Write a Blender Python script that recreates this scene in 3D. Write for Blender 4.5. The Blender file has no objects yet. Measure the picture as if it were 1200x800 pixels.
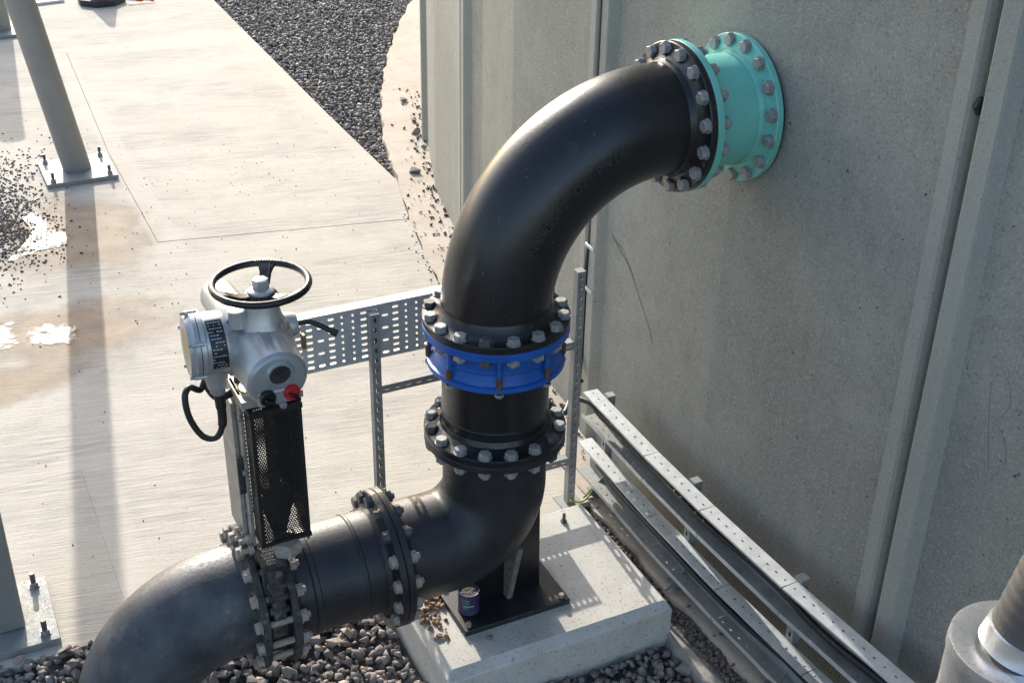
import bpy, bmesh, math, random
import numpy as np
from mathutils import Vector, Matrix
random.seed(7); RNG = np.random.default_rng(11)
PI = math.pi
sc = bpy.context.scene
COL = sc.collection

# ------------------------------------------------------------------ camera
cam_d = bpy.data.cameras.new('camera'); cam = bpy.data.objects.new('camera', cam_d); COL.objects.link(cam)
CAM = Vector((-1.88434, -3.91192, 3.85710))
FW = Vector((0.389309, 0.779032, -0.491476)); RT = Vector((0.898746, -0.438121, 0.017457)); UPV = Vector((0.201726, 0.448508, 0.870716))
m = Matrix.Identity(4)
for i in range(3):
    m[i][0] = RT[i]; m[i][1] = UPV[i]; m[i][2] = -FW[i]; m[i][3] = CAM[i]
cam.matrix_world = m
cam_d.sensor_width = 36; cam_d.lens = 44.51; cam_d.clip_start = 0.05; cam_d.clip_end = 500
sc.camera = cam

# ------------------------------------------------------------------ sky and sun
SUN_EL = math.radians(24); AZ = math.radians(-4.5)     # azimuth left of +Y in world axes
S = Vector((-math.sin(AZ) * math.cos(SUN_EL), math.cos(AZ) * math.cos(SUN_EL), math.sin(SUN_EL)))
world = bpy.data.worlds.new('World'); sc.world = world; world.use_nodes = True
wn = world.node_tree; wn.nodes.clear()
sky = wn.nodes.new('ShaderNodeTexSky'); sky.sky_type = 'NISHITA'; sky.sun_disc = False
sky.sun_elevation = SUN_EL; sky.sun_rotation = math.atan2(S.x, S.y)
sky.air_density = 1.0; sky.dust_density = 2.5; sky.ozone_density = 1.0
bg = wn.nodes.new('ShaderNodeBackground'); bg.inputs['Strength'].default_value = 0.15
wo = wn.nodes.new('ShaderNodeOutputWorld')
wn.links.new(sky.outputs[0], bg.inputs[0]); wn.links.new(bg.outputs[0], wo.inputs[0])
sd = bpy.data.lights.new('sun', 'SUN'); sun = bpy.data.objects.new('sun', sd); COL.objects.link(sun)
sd.energy = 2.65; sd.angle = math.radians(0.55); sd.color = (1.0, 0.945, 0.86)
sun.rotation_euler = S.to_track_quat('Z', 'Y').to_euler(); sun.location = (0, 6, 8)
vs = sc.view_settings; vs.view_transform = 'Standard'; vs.look = 'None'; vs.exposure = 1.17; vs.gamma = 1.0; vs.use_curve_mapping = False

# ------------------------------------------------------------------ materials
def mat(name, c1, c2=None, rough=.6, metal=0., scale=4., bump=.0, bscale=60., rvar=.12, spec=.5, c3=None, c3scale=18., c3lo=.62, c3hi=.72,
        island=None, speck=None, coat=0., crough=.15, contrast=(.35, .65), stretch=None):
    mt = bpy.data.materials.new(name); mt.use_nodes = True
    nt = mt.node_tree; N = nt.nodes; L = nt.links
    b = N['Principled BSDF']
    b.inputs['Metallic'].default_value = metal
    b.inputs['Specular IOR Level'].default_value = spec
    b.inputs['Coat Weight'].default_value = coat; b.inputs['Coat Roughness'].default_value = crough
    geo = N.new('ShaderNodeNewGeometry')
    pos = geo.outputs['Position']
    if stretch:
        mp = N.new('ShaderNodeMapping'); mp.inputs['Scale'].default_value = stretch[:3]
        if len(stretch) > 3: mp.inputs['Rotation'].default_value = (0, 0, stretch[3])
        L.new(pos, mp.inputs['Vector']); pos = mp.outputs[0]
    def noise(s, d=6., rgh=.6, v=None):
        n = N.new('ShaderNodeTexNoise'); n.inputs['Scale'].default_value = s; n.inputs['Detail'].default_value = d; n.inputs['Roughness'].default_value = rgh
        L.new(v if v is not None else pos, n.inputs['Vector']); return n.outputs['Fac']
    def ramp(f, lo, hi, a=0., bb=1.):
        r = N.new('ShaderNodeMapRange'); r.inputs[1].default_value = lo; r.inputs[2].default_value = hi; r.inputs[3].default_value = a; r.inputs[4].default_value = bb
        L.new(f, r.inputs[0]); return r.outputs[0]
    def mix(f, a, bb, mode='MIX'):
        x = N.new('ShaderNodeMix'); x.data_type = 'RGBA'; x.blend_type = mode
        for sock, v in ((x.inputs[0], f), (x.inputs[6], a), (x.inputs[7], bb)):
            if isinstance(v, (int, float)): sock.default_value = v
            elif isinstance(v, tuple): sock.default_value = (*v, 1)
            else: L.new(v, sock)
        return x.outputs[2]
    n1 = noise(scale)
    col = mix(ramp(n1, *contrast), c1, c2 if c2 else tuple(x * .8 for x in c1))
    if island:
        col = mix(ramp(geo.outputs['Random Per Island'], 0, 1, 0, island[1]), col, island[0]) if not isinstance(island, list) else col
    if isinstance(island, list):
        cr = N.new('ShaderNodeValToRGB'); cr.color_ramp.interpolation = 'LINEAR'
        e = cr.color_ramp.elements
        while len(e) < len(island): e.new(.5)
        for k, cc in enumerate(island): e[k].position = k / (len(island) - 1); e[k].color = (*cc, 1)
        L.new(geo.outputs['Random Per Island'], cr.inputs[0]); col = mix(.75, col, cr.outputs[0])
    if c3: col = mix(ramp(noise(c3scale, 8., .7, geo.outputs['Position']), c3lo, c3hi), col, c3)
    if speck:
        col = mix(ramp(noise(speck[1], 2., .5, geo.outputs['Position']), speck[2], speck[2] + .05), col, speck[0])
    L.new(col, b.inputs['Base Color'])
    n2 = noise(bscale, 4., .6)
    L.new(ramp(n2, .3, .7, max(.03, rough - rvar), min(1, rough + rvar)), b.inputs['Roughness'])
    if bump:
        bp = N.new('ShaderNodeBump'); bp.inputs['Strength'].default_value = 1.; bp.inputs['Distance'].default_value = bump
        L.new(n2, bp.inputs['Height']); L.new(bp.outputs[0], b.inputs['Normal'])
    mt['_'] = 1
    return mt

M = {}
M['black'] = mat('black_pipe_paint', (.006, .0065, .008), (.010, .0108, .013), rough=.34, scale=6, bump=.0004, bscale=90, rvar=.07, spec=.45, coat=.25, crough=.25, c3=(.055, .054, .052), c3scale=11, c3lo=.60, c3hi=.84, speck=((.40, .39, .37), 85., .755))
M['cast'] = mat('glint_cast_letters', (.016, .016, .018), (.034, .034, .034), rough=.38, scale=40, bump=.0003)  # greyer than the bend: the glint on the letters is put in the colour
M['black_low'] = mat('black_pipe_paint_dusty', (.012, .013, .016), (.028, .029, .033), rough=.46, scale=5, bump=.0006, bscale=80, c3=(.10, .095, .09), c3scale=7, c3lo=.60, c3hi=.82, speck=((.3, .28, .26), 80., .77))
M['black_worn'] = mat('black_pipe_muddy', (.030, .034, .043), (.08, .083, .09), rough=.52, scale=5, bump=.0012, bscale=70, c3=(.15, .145, .135), c3scale=7, c3lo=.52, c3hi=.80, speck=((.28, .2, .13), 14., .73))
M['black_dirty'] = mat('black_iron_crusted', (.02, .02, .021), (.07, .065, .058), rough=.75, scale=25, bump=.003, bscale=90, c3=(.22, .19, .155), c3scale=16, c3lo=.56, c3hi=.72)
M['gussetdust'] = mat('dust_coated_iron', (.26, .235, .21), (.15, .135, .12), rough=.85, scale=14, bump=.001, bscale=90, c3=(.04, .038, .036), c3scale=18, c3lo=.55, c3hi=.7)
M['guard'] = mat('guard_black', (.008, .008, .008), (.013, .012, .011), rough=.55, scale=20)
M['rubber'] = mat('rubber', (.012, .012, .013), (.02, .02, .02), rough=.5, scale=30)
M['bolt'] = mat('galvanised_bolt', (.35, .35, .34), (.24, .24, .235), rough=.5, metal=.25, scale=60, bump=.0006, bscale=200, c3=(.13, .12, .11), c3scale=70)
M['bolt_dirty'] = mat('dusty_bolt', (.40, .35, .29), (.24, .21, .18), rough=.75, metal=.1, scale=60, bump=.001, bscale=200, c3=(.12, .10, .08), c3scale=50)
M['bolt_dark'] = mat('dark_bolt', (.12, .12, .12), (.07, .07, .07), rough=.5, metal=.3, scale=60, bump=.0006, bscale=200)
M['teal'] = mat('teal_enamel', (.19, .54, .46), (.16, .49, .42), rough=.38, scale=7, bump=.0003, bscale=120, rvar=.06, c3=(.24, .55, .48), c3scale=12, c3lo=.58, c3hi=.8, speck=((.10, .18, .15), 40., .74))
M['blue'] = mat('blue_epoxy', (.010, .105, .42), (.008, .08, .33), rough=.36, scale=9, bump=.0004, bscale=120, rvar=.08, c3=(.14, .18, .28), c3scale=16, c3lo=.62, c3hi=.82)
M['rust'] = mat('rusty_rod', (.16, .07, .03), (.08, .04, .025), rough=.8, scale=60, bump=.001, bscale=200)
M['zinc'] = mat('galvanised_steel', (.62, .64, .64), (.50, .52, .52), rough=.45, metal=.4, scale=14, bump=.0003, bscale=120, c3=(.40, .41, .41), c3scale=22, c3lo=.55, c3hi=.75)
M['zinc_dull'] = mat('dull_galvanised_steel', (.31, .32, .31), (.23, .235, .23), rough=.68, metal=.25, scale=9, bump=.0004, bscale=100, c3=(.17, .165, .155), c3scale=14, c3lo=.58, c3hi=.8)
M['column'] = mat('column_galvanising', (.27, .275, .265), (.24, .245, .24), rough=.5, metal=.35, scale=3, bump=.0002, bscale=60, c3=(.20, .20, .19), c3scale=5, c3lo=.6, c3hi=.8)
M['steel'] = mat('brushed_steel', (.40, .36, .31), (.28, .25, .22), rough=.55, metal=.2, scale=22, bump=.0004, bscale=120, c3=(.14, .10, .07), c3scale=30)
M['silver'] = mat('silver_cladding', (.80, .79, .77), (.70, .69, .67), rough=.30, metal=.85, scale=30, rvar=.05)
M['actuator'] = mat('actuator_grey_paint', (.52, .52, .51), (.44, .44, .43), rough=.33, metal=.5, scale=9, bump=.0003, bscale=150, rvar=.06, c3=(.42, .41, .38), c3scale=16, c3lo=.66, c3hi=.85)
M['actuator_dk'] = mat('actuator_cover_grey', (.40, .41, .42), (.35, .36, .37), rough=.33, metal=.4, scale=9, bump=.0003, bscale=150, rvar=.06)
M['wheel'] = mat('handwheel_black', (.008, .008, .009), (.012, .012, .012), rough=.3, scale=12)
M['redknob'] = mat('red_knob', (.55, .02, .02), (.45, .015, .015), rough=.4, scale=30)
M['brass'] = mat('brass', (.42, .28, .10), (.3, .2, .08), rough=.4, metal=.7, scale=40)
M['label'] = mat('dark_label', (.012, .012, .015), (.02, .02, .024), rough=.4, scale=60)
M['print'] = mat('pale_print', (.6, .6, .58), (.5, .5, .48), rough=.5, scale=60)
M['yellowlabel'] = mat('straw_label', (.52, .40, .17), (.44, .33, .14), rough=.6, scale=30)
M['glass'] = mat('window_glass', (.03, .03, .03), (.06, .05, .045), rough=.08, scale=30, rvar=.02)
M['greenwire'] = mat('earth_wire', (.25, .40, .05), (.35, .36, .04), rough=.5, scale=60, contrast=(.45, .55))
M['coneblack'] = mat('cone_base_rubber', (.02, .025, .03), (.035, .04, .045), rough=.7, scale=30)
M['conered'] = mat('cone_red', (.55, .05, .02), (.45, .04, .02), rough=.5, scale=20)
M['white'] = mat('white_sheet', (.75, .75, .74), (.66, .66, .65), rough=.6, scale=8)
M['tapered'] = mat('tape_red', (.62, .04, .03), (.5, .03, .03), rough=.5, scale=20)
M['tin'] = mat('tin_label', (.03, .035, .12), (.06, .04, .10), rough=.5, scale=24, c3=(.16, .16, .22), c3scale=40)
M['tingreen'] = mat('tin_print', (.05, .22, .16), (.04, .16, .14), rough=.5, scale=60)
M['mud'] = mat('dry_mud', (.30, .20, .12), (.20, .13, .08), rough=.95, scale=30, bump=.006, bscale=60)
M['plinth'] = mat('plinth_concrete', (.60, .58, .53), (.50, .48, .43), rough=.85, scale=5, bump=.0016, bscale=90, c3=(.20, .18, .15), c3scale=70, c3lo=.57, c3hi=.66)
M['footing'] = mat('footing_concrete', (.50, .44, .37), (.42, .36, .29), rough=.9, scale=3, bump=.004, bscale=40, c3=(.30, .26, .21), c3scale=9, c3lo=.58, c3hi=.75)
M['kerb'] = mat('kerb_concrete', (.36, .32, .27), (.27, .24, .20), rough=.9, scale=9, bump=.006, bscale=30, c3=(.18, .16, .14), c3scale=24)
M['dirt'] = mat('dirt', (.13, .11, .09), (.20, .16, .12), rough=.95, scale=14, bump=.012, bscale=50, c3=(.06, .055, .05), c3scale=60, c3lo=.5, c3hi=.6)
M['earth'] = mat('gravel_ground', (.07, .068, .066), (.12, .115, .11), rough=.95, scale=30, bump=.02, bscale=30, c3=(.03, .03, .03), c3scale=60, c3lo=.5, c3hi=.6)
M['stone'] = mat('gravel_stone', (.22, .20, .185), (.14, .13, .125), rough=.85, scale=40, bump=.002, bscale=120, island=[(.11, .105, .105), (.34, .27, .22), (.17, .155, .15), (.42, .33, .26), (.14, .135, .14), (.27, .23, .205), (.46, .41, .36)])
M['stone_dark'] = mat('basalt_chipping', (.17, .168, .168), (.25, .245, .235), rough=.8, scale=30, bump=.002, bscale=120, island=[(.13, .13, .13), (.29, .275, .265), (.18, .175, .173), (.40, .365, .335)])
M['grit'] = mat('grit', (.07, .065, .06), (.12, .11, .1), rough=.9, scale=30, island=[(.04, .04, .04), (.13, .11, .10), (.08, .07, .065)])
M['pipewrap'] = mat('dark_pipe_wrap', (.07, .065, .06), (.11, .10, .09), rough=.6, scale=9, bump=.001, bscale=80, c3=(.17, .155, .14), c3scale=10)

def slab_material():
    mt = bpy.data.materials.new('brushed_slab_concrete'); mt.use_nodes = True
    nt = mt.node_tree; N = nt.nodes; L = nt.links; b = N['Principled BSDF']
    pos = N.new('ShaderNodeNewGeometry').outputs['Position']
    def mapping(rot, s):
        mp = N.new('ShaderNodeMapping'); mp.vector_type = 'POINT'; mp.inputs['Rotation'].default_value = (0, 0, rot); mp.inputs['Scale'].default_value = (1, 1, 1)
        L.new(pos, mp.inputs[0]); mp2 = N.new('ShaderNodeMapping'); mp2.inputs['Scale'].default_value = s; L.new(mp.outputs[0], mp2.inputs[0]); return mp2.outputs[0]
    def noise(v, s, d=5., r=.6):
        n = N.new('ShaderNodeTexNoise'); n.inputs['Scale'].default_value = s; n.inputs['Detail'].default_value = d; n.inputs['Roughness'].default_value = r; L.new(v, n.inputs['Vector']); return n.outputs['Fac']
    def rng(f, lo, hi, a=0., bb=1.):
        r = N.new('ShaderNodeMapRange'); r.inputs[1].default_value = lo; r.inputs[2].default_value = hi; r.inputs[3].default_value = a; r.inputs[4].default_value = bb; L.new(f, r.inputs[0]); return r.outputs[0]
    def math_(op, a, bb):
        x = N.new('ShaderNodeMath'); x.operation = op
        for s, v in zip(x.inputs, (a, bb)):
            if isinstance(v, (int, float)): s.default_value = v
            else: L.new(v, s)
        return x.outputs[0]
    def mix(f, a, bb):
        x = N.new('ShaderNodeMix'); x.data_type = 'RGBA'
        for s, v in ((x.inputs[0], f), (x.inputs[6], a), (x.inputs[7], bb)):
            if isinstance(v, (int, float)): s.default_value = v
            elif isinstance(v, tuple): s.default_value = (*v, 1)
            else: L.new(v, s)
        return x.outputs[2]
    br = mapping(.19, (2.6, 40, 1)); br2 = mapping(.19, (7., 120, 1)); pt = mapping(.19, (1.0, 2.6, 1))
    streak = noise(br, 1., 4.); fine = noise(br2, 1., 3.); patch = noise(pt, .8, 5., .65); big = noise(pos, .7, 4.); grain = noise(pos, 180., 2.)
    col = mix(rng(big, .3, .7), (.57, .53, .455), (.51, .47, .395))
    sm = math_('MULTIPLY', rng(streak, .40, .62), rng(patch, .36, .60))
    col = mix(math_('MULTIPLY', sm, .72), col, (.27, .265, .255))
    col = mix(rng(fine, .5, .8, 0, .35), col, (.32, .30, .275))
    col = mix(rng(math_('ADD', streak, math_('MULTIPLY', patch, -.6)), .20, .40, 0, .5), col, (.58, .54, .485))
    col = mix(rng(noise(pos, 2.1, 6., .7), .50, .72, 0, .55), col, (.36, .335, .295))
    col = mix(rng(noise(pos, 38., 4., .7), .52, .75, 0, .45), col, (.33, .305, .27))
    # brown silt stains round the two puddles
    st = None
    for cx, cy, rx, ry in ((-1.0, 4.9, .55, .75), (-1.30, 3.45, .70, .40), (-1.75, 2.95, .5, .22)):
        mp = N.new('ShaderNodeMapping'); mp.inputs['Location'].default_value = (-cx / rx, -cy / ry, 0); mp.inputs['Scale'].default_value = (1 / rx, 1 / ry, 0)
        L.new(pos, mp.inputs[0]); ln = N.new('ShaderNodeVectorMath'); ln.operation = 'LENGTH'; L.new(mp.outputs[0], ln.inputs[0])
        d = math_('ADD', ln.outputs['Value'], math_('MULTIPLY', math_('SUBTRACT', noise(pos, 3.2, 5.), .5), 1.5))
        f = rng(d, .55, 1.15, 1., 0.)
        st = f if st is None else math_('MAXIMUM', st, f)
    col = mix(math_('MULTIPLY', st, .88), col, mix(rng(noise(pos, 5., 4.), .35, .65), (.32, .235, .155), (.20, .15, .105)))
    sx = N.new('ShaderNodeSeparateXYZ'); L.new(pos, sx.inputs[0]); X, Y = sx.outputs[0], sx.outputs[1]
    wob = math_('MULTIPLY', math_('SUBTRACT', noise(pos, 2.5, 4.), .5), .12); Xw = math_('ADD', X, wob); Yw = math_('ADD', Y, wob)
    def win(c, lo, hi, s=.02): return math_('MULTIPLY', rng(c, lo-s, lo+s), rng(c, hi-s, hi+s, 1., 0.))
    band = math_('MULTIPLY', win(Xw, -.52, -.33), win(Y, 4.3, 9.5))
    for bb_ in (math_('MULTIPLY', win(Xw, -1.47, -1.32), win(Y, .3, 2.03)), math_('MULTIPLY', win(Yw, 1.90, 2.03), win(X, -6, -1.32)), math_('MULTIPLY', win(Xw, 1.33, 1.6), win(Y, 5, 9.1)), math_('MULTIPLY', win(Yw, 9.2, 9.6), win(X, -2, 1.6))):
        band = math_('MAXIMUM', band, bb_)
    col = mix(math_('MULTIPLY', band, .5), col, (.545, .50, .435))
    spk = noise(pos, 70., 1.)
    col = mix(rng(spk, .765, .79), col, (.07, .065, .06))
    L.new(col, b.inputs['Base Color'])
    L.new(rng(st, .5, 1, .92, .72), b.inputs['Roughness']); b.inputs['Specular IOR Level'].default_value = .25
    h = math_('ADD', math_('MULTIPLY', fine, 1.), math_('ADD', math_('MULTIPLY', grain, .35), math_('MULTIPLY', streak, .6)))
    bp = N.new('ShaderNodeBump'); bp.inputs['Strength'].default_value = .8; bp.inputs['Distance'].default_value = .0035
    L.new(h, bp.inputs['Height']); L.new(bp.outputs[0], b.inputs['Normal'])
    return mt
M['slab'] = slab_material()

def wall_material(name='precast_wall_concrete', gain=1.):
    mt = bpy.data.materials.new(name); mt.use_nodes = True
    nt = mt.node_tree; N = nt.nodes; L = nt.links; b = N['Principled BSDF']
    pos = N.new('ShaderNodeNewGeometry').outputs['Position']
    oi = N.new('ShaderNodeObjectInfo')
    def noise(s, d=5., r=.6, sc_=None):
        v = pos
        if sc_:
            mp = N.new('ShaderNodeMapping'); mp.inputs['Scale'].default_value = sc_; L.new(pos, mp.inputs[0]); v = mp.outputs[0]
        n = N.new('ShaderNodeTexNoise'); n.inputs['Scale'].default_value = s; n.inputs['Detail'].default_value = d; n.inputs['Roughness'].default_value = r; L.new(v, n.inputs['Vector']); return n.outputs['Fac']
    def rng(f, lo, hi, a=0., bb=1.):
        r = N.new('ShaderNodeMapRange'); r.inputs[1].default_value = lo; r.inputs[2].default_value = hi; r.inputs[3].default_value = a; r.inputs[4].default_value = bb; L.new(f, r.inputs[0]); return r.outputs[0]
    def mix(f, a, bb):
        x = N.new('ShaderNodeMix'); x.data_type = 'RGBA'
        for s, v in ((x.inputs[0], f), (x.inputs[6], a), (x.inputs[7], bb)):
            if isinstance(v, (int, float)): s.default_value = v
            elif isinstance(v, tuple): s.default_value = (*v, 1)
            else: L.new(v, s)
        return x.outputs[2]
    col = mix(rng(noise(.75, 4.), .40, .60), (.305, .302, .262), (.225, .224, .196))
    col = mix(rng(oi.outputs['Random'], 0, 1, 0, .35), col, (.265, .264, .232))
    col = mix(rng(noise(7., 6., .7), .45, .75, 0, .55), col, (.175, .174, .150))
    col = mix(rng(noise(110., 3., .6), .5, .72, 0, .75), col, (.43, .42, .37))
    col = mix(rng(noise(70., 3., .6), .56, .74, 0, .7), col, (.12, .12, .112))
    col = mix(rng(noise(1.6, 5., .65, (3.2, 3.2, .35)), .54, .76, 0, .35), col, (.38, .36, .30))
    col = mix(rng(noise(2.4, 6., .7, (5., 5., .22)), .58, .78, 0, .28), col, (.14, .14, .125))
    col = mix(rng(noise(42., 1., .5), .76, .79), col, (.08, .08, .072))
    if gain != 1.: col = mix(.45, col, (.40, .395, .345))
    L.new(col, b.inputs['Base Color']); b.inputs['Roughness'].default_value = .82; b.inputs['Specular IOR Level'].default_value = .35
    bp = N.new('ShaderNodeBump'); bp.inputs['Distance'].default_value = .0014; L.new(noise(120., 4.), bp.inputs['Height']); L.new(bp.outputs[0], b.inputs['Normal'])
    return mt
M['wall'] = wall_material()
M['wall_rib'] = wall_material('pale_rib_lit_fillet', 1.3)  # paler rib concrete; the lit look of the fillets is in this colour
def simple(name, c, rough, spec=.5, metal=0):
    mt = bpy.data.materials.new(name); mt.use_nodes = True; b = mt.node_tree.nodes['Principled BSDF']
    b.inputs['Base Color'].default_value = (*c, 1); b.inputs['Roughness'].default_value = rough; b.inputs['Specular IOR Level'].default_value = spec; b.inputs['Metallic'].default_value = metal
    return mt
M['water'] = mat('puddle_water', (.05, .04, .03), (.07, .055, .04), rough=.50, scale=3, rvar=.28, bscale=9, bump=.0006)
def _shore(mt):       # the film of water thins out unevenly towards its shore
    nt = mt.node_tree; N = nt.nodes; L = nt.links; b = N['Principled BSDF']; out = [n for n in N if n.type == 'OUTPUT_MATERIAL'][0]
    at = N.new('ShaderNodeAttribute'); at.attribute_name = 'depth'; g_ = N.new('ShaderNodeNewGeometry')
    no = N.new('ShaderNodeTexNoise'); no.inputs['Scale'].default_value = 16.; no.inputs['Detail'].default_value = 7.; no.inputs['Roughness'].default_value = .7; L.new(g_.outputs['Position'], no.inputs['Vector'])
    ad = N.new('ShaderNodeMath'); ad.operation = 'ADD'; L.new(at.outputs['Fac'], ad.inputs[0]); L.new(no.outputs['Fac'], ad.inputs[1])
    mr = N.new('ShaderNodeMapRange'); mr.interpolation_type = 'SMOOTHSTEP'; mr.inputs[1].default_value = .60; mr.inputs[2].default_value = .86; L.new(ad.outputs[0], mr.inputs[0])
    tr = N.new('ShaderNodeBsdfTransparent'); mx = N.new('ShaderNodeMixShader'); L.new(mr.outputs[0], mx.inputs[0]); L.new(tr.outputs[0], mx.inputs[1]); L.new(b.outputs[0], mx.inputs[2]); L.new(mx.outputs[0], out.inputs['Surface'])
_shore(M['water'])
M['chalk'] = mat('chalk', (.36, .36, .34), (.27, .27, .255), rough=.9, scale=30)
M['crayon'] = mat('crayon', (.12, .10, .07), (.20, .18, .14), rough=.9, scale=50)

# ------------------------------------------------------------------ mesh helpers
def basis(ax):
    ax = np.asarray(ax, float); ax = ax / np.linalg.norm(ax)
    h = np.array([0, 0, 1.]) if abs(ax[2]) < .9 else np.array([1., 0, 0])
    a = np.cross(h, ax); a /= np.linalg.norm(a); b = np.cross(ax, a)
    return a, b, ax
class MB:
    def __init__(s): s.v = []; s.f = []
    def add(s, vs, fs):
        o = len(s.v); s.v.extend([tuple(map(float, x)) for x in vs]); s.f.extend([tuple(i + o for i in f) for f in fs]); return s
    def box(s, lo, hi):
        (x0, y0, z0), (x1, y1, z1) = lo, hi
        return s.add([(x0,y0,z0),(x1,y0,z0),(x1,y1,z0),(x0,y1,z0),(x0,y0,z1),(x1,y0,z1),(x1,y1,z1),(x0,y1,z1)],
                     [(0,3,2,1),(4,5,6,7),(0,1,5,4),(1,2,6,5),(2,3,7,6),(3,0,4,7)])
    def obox(s, c, ex, ey, ez, h):   # oriented box
        c = np.asarray(c, float); E_ = [np.asarray(e, float) * k for e, k in zip((ex, ey, ez), h)]
        vs = [c + sx*E_[0] + sy*E_[1] + sz*E_[2] for sz in (-1,1) for sx, sy in ((-1,-1),(1,-1),(1,1),(-1,1))]
        return s.add(vs, [(0,3,2,1),(4,5,6,7),(0,1,5,4),(1,2,6,5),(2,3,7,6),(3,0,4,7)])
    def lathe(s, o, ax, prof, n=48, rot=0., arc=None):   # prof: [(t along axis, radius)], open ends closed when r == 0
        a, b, ax = basis(ax); o = np.asarray(o, float)
        vs = []; 
        for t, r in prof:
            for k in range(n):
                q = rot + 2*PI*k/n; vs.append(o + ax*t + r*(math.cos(q)*a + math.sin(q)*b))
        fs = [(i*n+k, i*n+(k+1) % n, (i+1)*n+(k+1) % n, (i+1)*n+k) for i in range(len(prof)-1) for k in range(n)]
        return s.add(vs, fs)
    def cyl(s, o, ax, r, h, n=24, rot=0., ch=0.):
        p = [(0, .0001), (0, r-ch), (ch, r), (h-ch, r), (h, r-ch), (h, .0001)] if ch else [(0, .0001), (0, r), (h, r), (h, .0001)]
        return s.lathe(o, ax, p, n, rot)
    def tube(s, path, r, n=24, caps=True):
        P = [np.asarray(p, float) for p in path]; k = len(P); rr = r if hasattr(r, '__len__') else [r]*k
        T = []
        for i in range(k):
            t = P[min(i+1, k-1)] - P[max(i-1, 0)]; T.append(t / np.linalg.norm(t))
        a, b, _ = basis(T[0]); vs = []
        for i in range(k):
            if i:
                a = a - T[i]*np.dot(a, T[i]); a /= np.linalg.norm(a); b = np.cross(T[i], a)
            for j in range(n):
                q = 2*PI*j/n; vs.append(P[i] + rr[i]*(math.cos(q)*a + math.sin(q)*b))
        fs = [(i*n+j, i*n+(j+1) % n, (i+1)*n+(j+1) % n, (i+1)*n+j) for i in range(k-1) for j in range(n)]
        if caps: fs += [tuple(range(n-1, -1, -1)), tuple((k-1)*n+j for j in range(n))]
        return s.add(vs, fs)
    def prism(s, poly, z0, z1):     # polygon in XY
        n = len(poly)
        vs = [(x, y, z0) for x, y in poly] + [(x, y, z1) for x, y in poly]
        return s.add(vs, [tuple(range(n-1, -1, -1)), tuple(range(n, 2*n))] + [(i, (i+1) % n, n+(i+1) % n, n+i) for i in range(n)])
    def extr(s, poly, vec):         # 3-D polygon extruded along vec
        n = len(poly); P = [np.asarray(p, float) for p in poly]; vec = np.asarray(vec, float)
        return s.add(P + [p + vec for p in P], [tuple(range(n-1, -1, -1)), tuple(range(n, 2*n))] + [(i, (i+1) % n, n+(i+1) % n, n+i) for i in range(n)])
    def perf(s, o, ex, ey, L, W, nx, ny, hole, th=.002, stagger=False, frame=0.):
        """plate with real holes; hole(i, j) -> (half x, half y) or None"""
        o = np.asarray(o, float); ex = np.asarray(ex, float); ey = np.asarray(ey, float); ez = np.cross(ex, ey)
        def P(x, y, z): return o + ex*x + ey*y + ez*z
        def quad(x0, x1, y0, y1):
            for z, rev in ((th/2, False), (-th/2, True)):
                q = [P(x0,y0,z), P(x1,y0,z), P(x1,y1,z), P(x0,y1,z)]
                s.add(q[::-1] if rev else q, [(0,1,2,3)])
        w = (L-2*frame)/nx; h = (W-2*frame)/ny
        if frame:
            quad(0, L, 0, frame); quad(0, L, W-frame, W); quad(0, frame, frame, W-frame); quad(L-frame, L, frame, W-frame)
        for j in range(ny):
            y0 = frame + j*h; sh = (j % 2)*.5 if stagger else 0.
            if sh: quad(frame, frame+w*.5, y0, y0+h); quad(L-frame-w*.5, L-frame, y0, y0+h)
            for i in range(nx - (1 if sh else 0)):
                x0 = frame + (i+sh)*w; hh = hole(i, j)
                if not hh: quad(x0, x0+w, y0, y0+h); continue
                cx, cy = x0+w/2, y0+h/2; a, b = hh
                k = .72 if abs(a-b) < 1e-6 else .0
                if k: hp = [(a,0),(a*k,b*k),(0,b),(-a*k,b*k),(-a,0),(-a*k,-b*k),(0,-b),(a*k,-b*k)]
                elif a > b: hp = [(a,0),(a-b*.6,b*.9),(0,b),(b*.6-a,b*.9),(-a,0),(b*.6-a,-b*.9),(0,-b),(a-b*.6,-b*.9)]
                else: hp = [(a,0),(a*.9,b-a*.6),(0,b),(-a*.9,b-a*.6),(-a,0),(-a*.9,a*.6-b),(0,-b),(a*.9,a*.6-b)]
                op = [(w/2,0),(w/2,h/2),(0,h/2),(-w/2,h/2),(-w/2,0),(-w/2,-h/2),(0,-h/2),(w/2,-h/2)]
                vs = [P(cx+x, cy+y, z) for z in (th/2, -th/2) for x, y in hp+op]
                fs = []
                for q in range(8):
                    r = (q+1) % 8
                    fs += [(q, 8+q, 8+r, r), (16+r, 24+r, 24+q, 16+q), (r, 16+r, 16+q, q)]
                s.add(vs, fs)
        z0, z1 = -th/2, th/2
        for (x0,y0),(x1,y1) in (((0,0),(L,0)),((L,0),(L,W)),((L,W),(0,W)),((0,W),(0,0))):
            s.add([P(x0,y0,z0),P(x1,y1,z0),P(x1,y1,z1),P(x0,y0,z1)], [(0,1,2,3)])
        return s
    def mesh(s, name, ang=35):
        me = bpy.data.meshes.new(name); me.from_pydata(s.v, [], s.f); me.validate()
        me.polygons.foreach_set('use_smooth', [True]*len(me.polygons))
        me.set_sharp_from_angle(angle=math.radians(ang)); me.update(); return me
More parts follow.
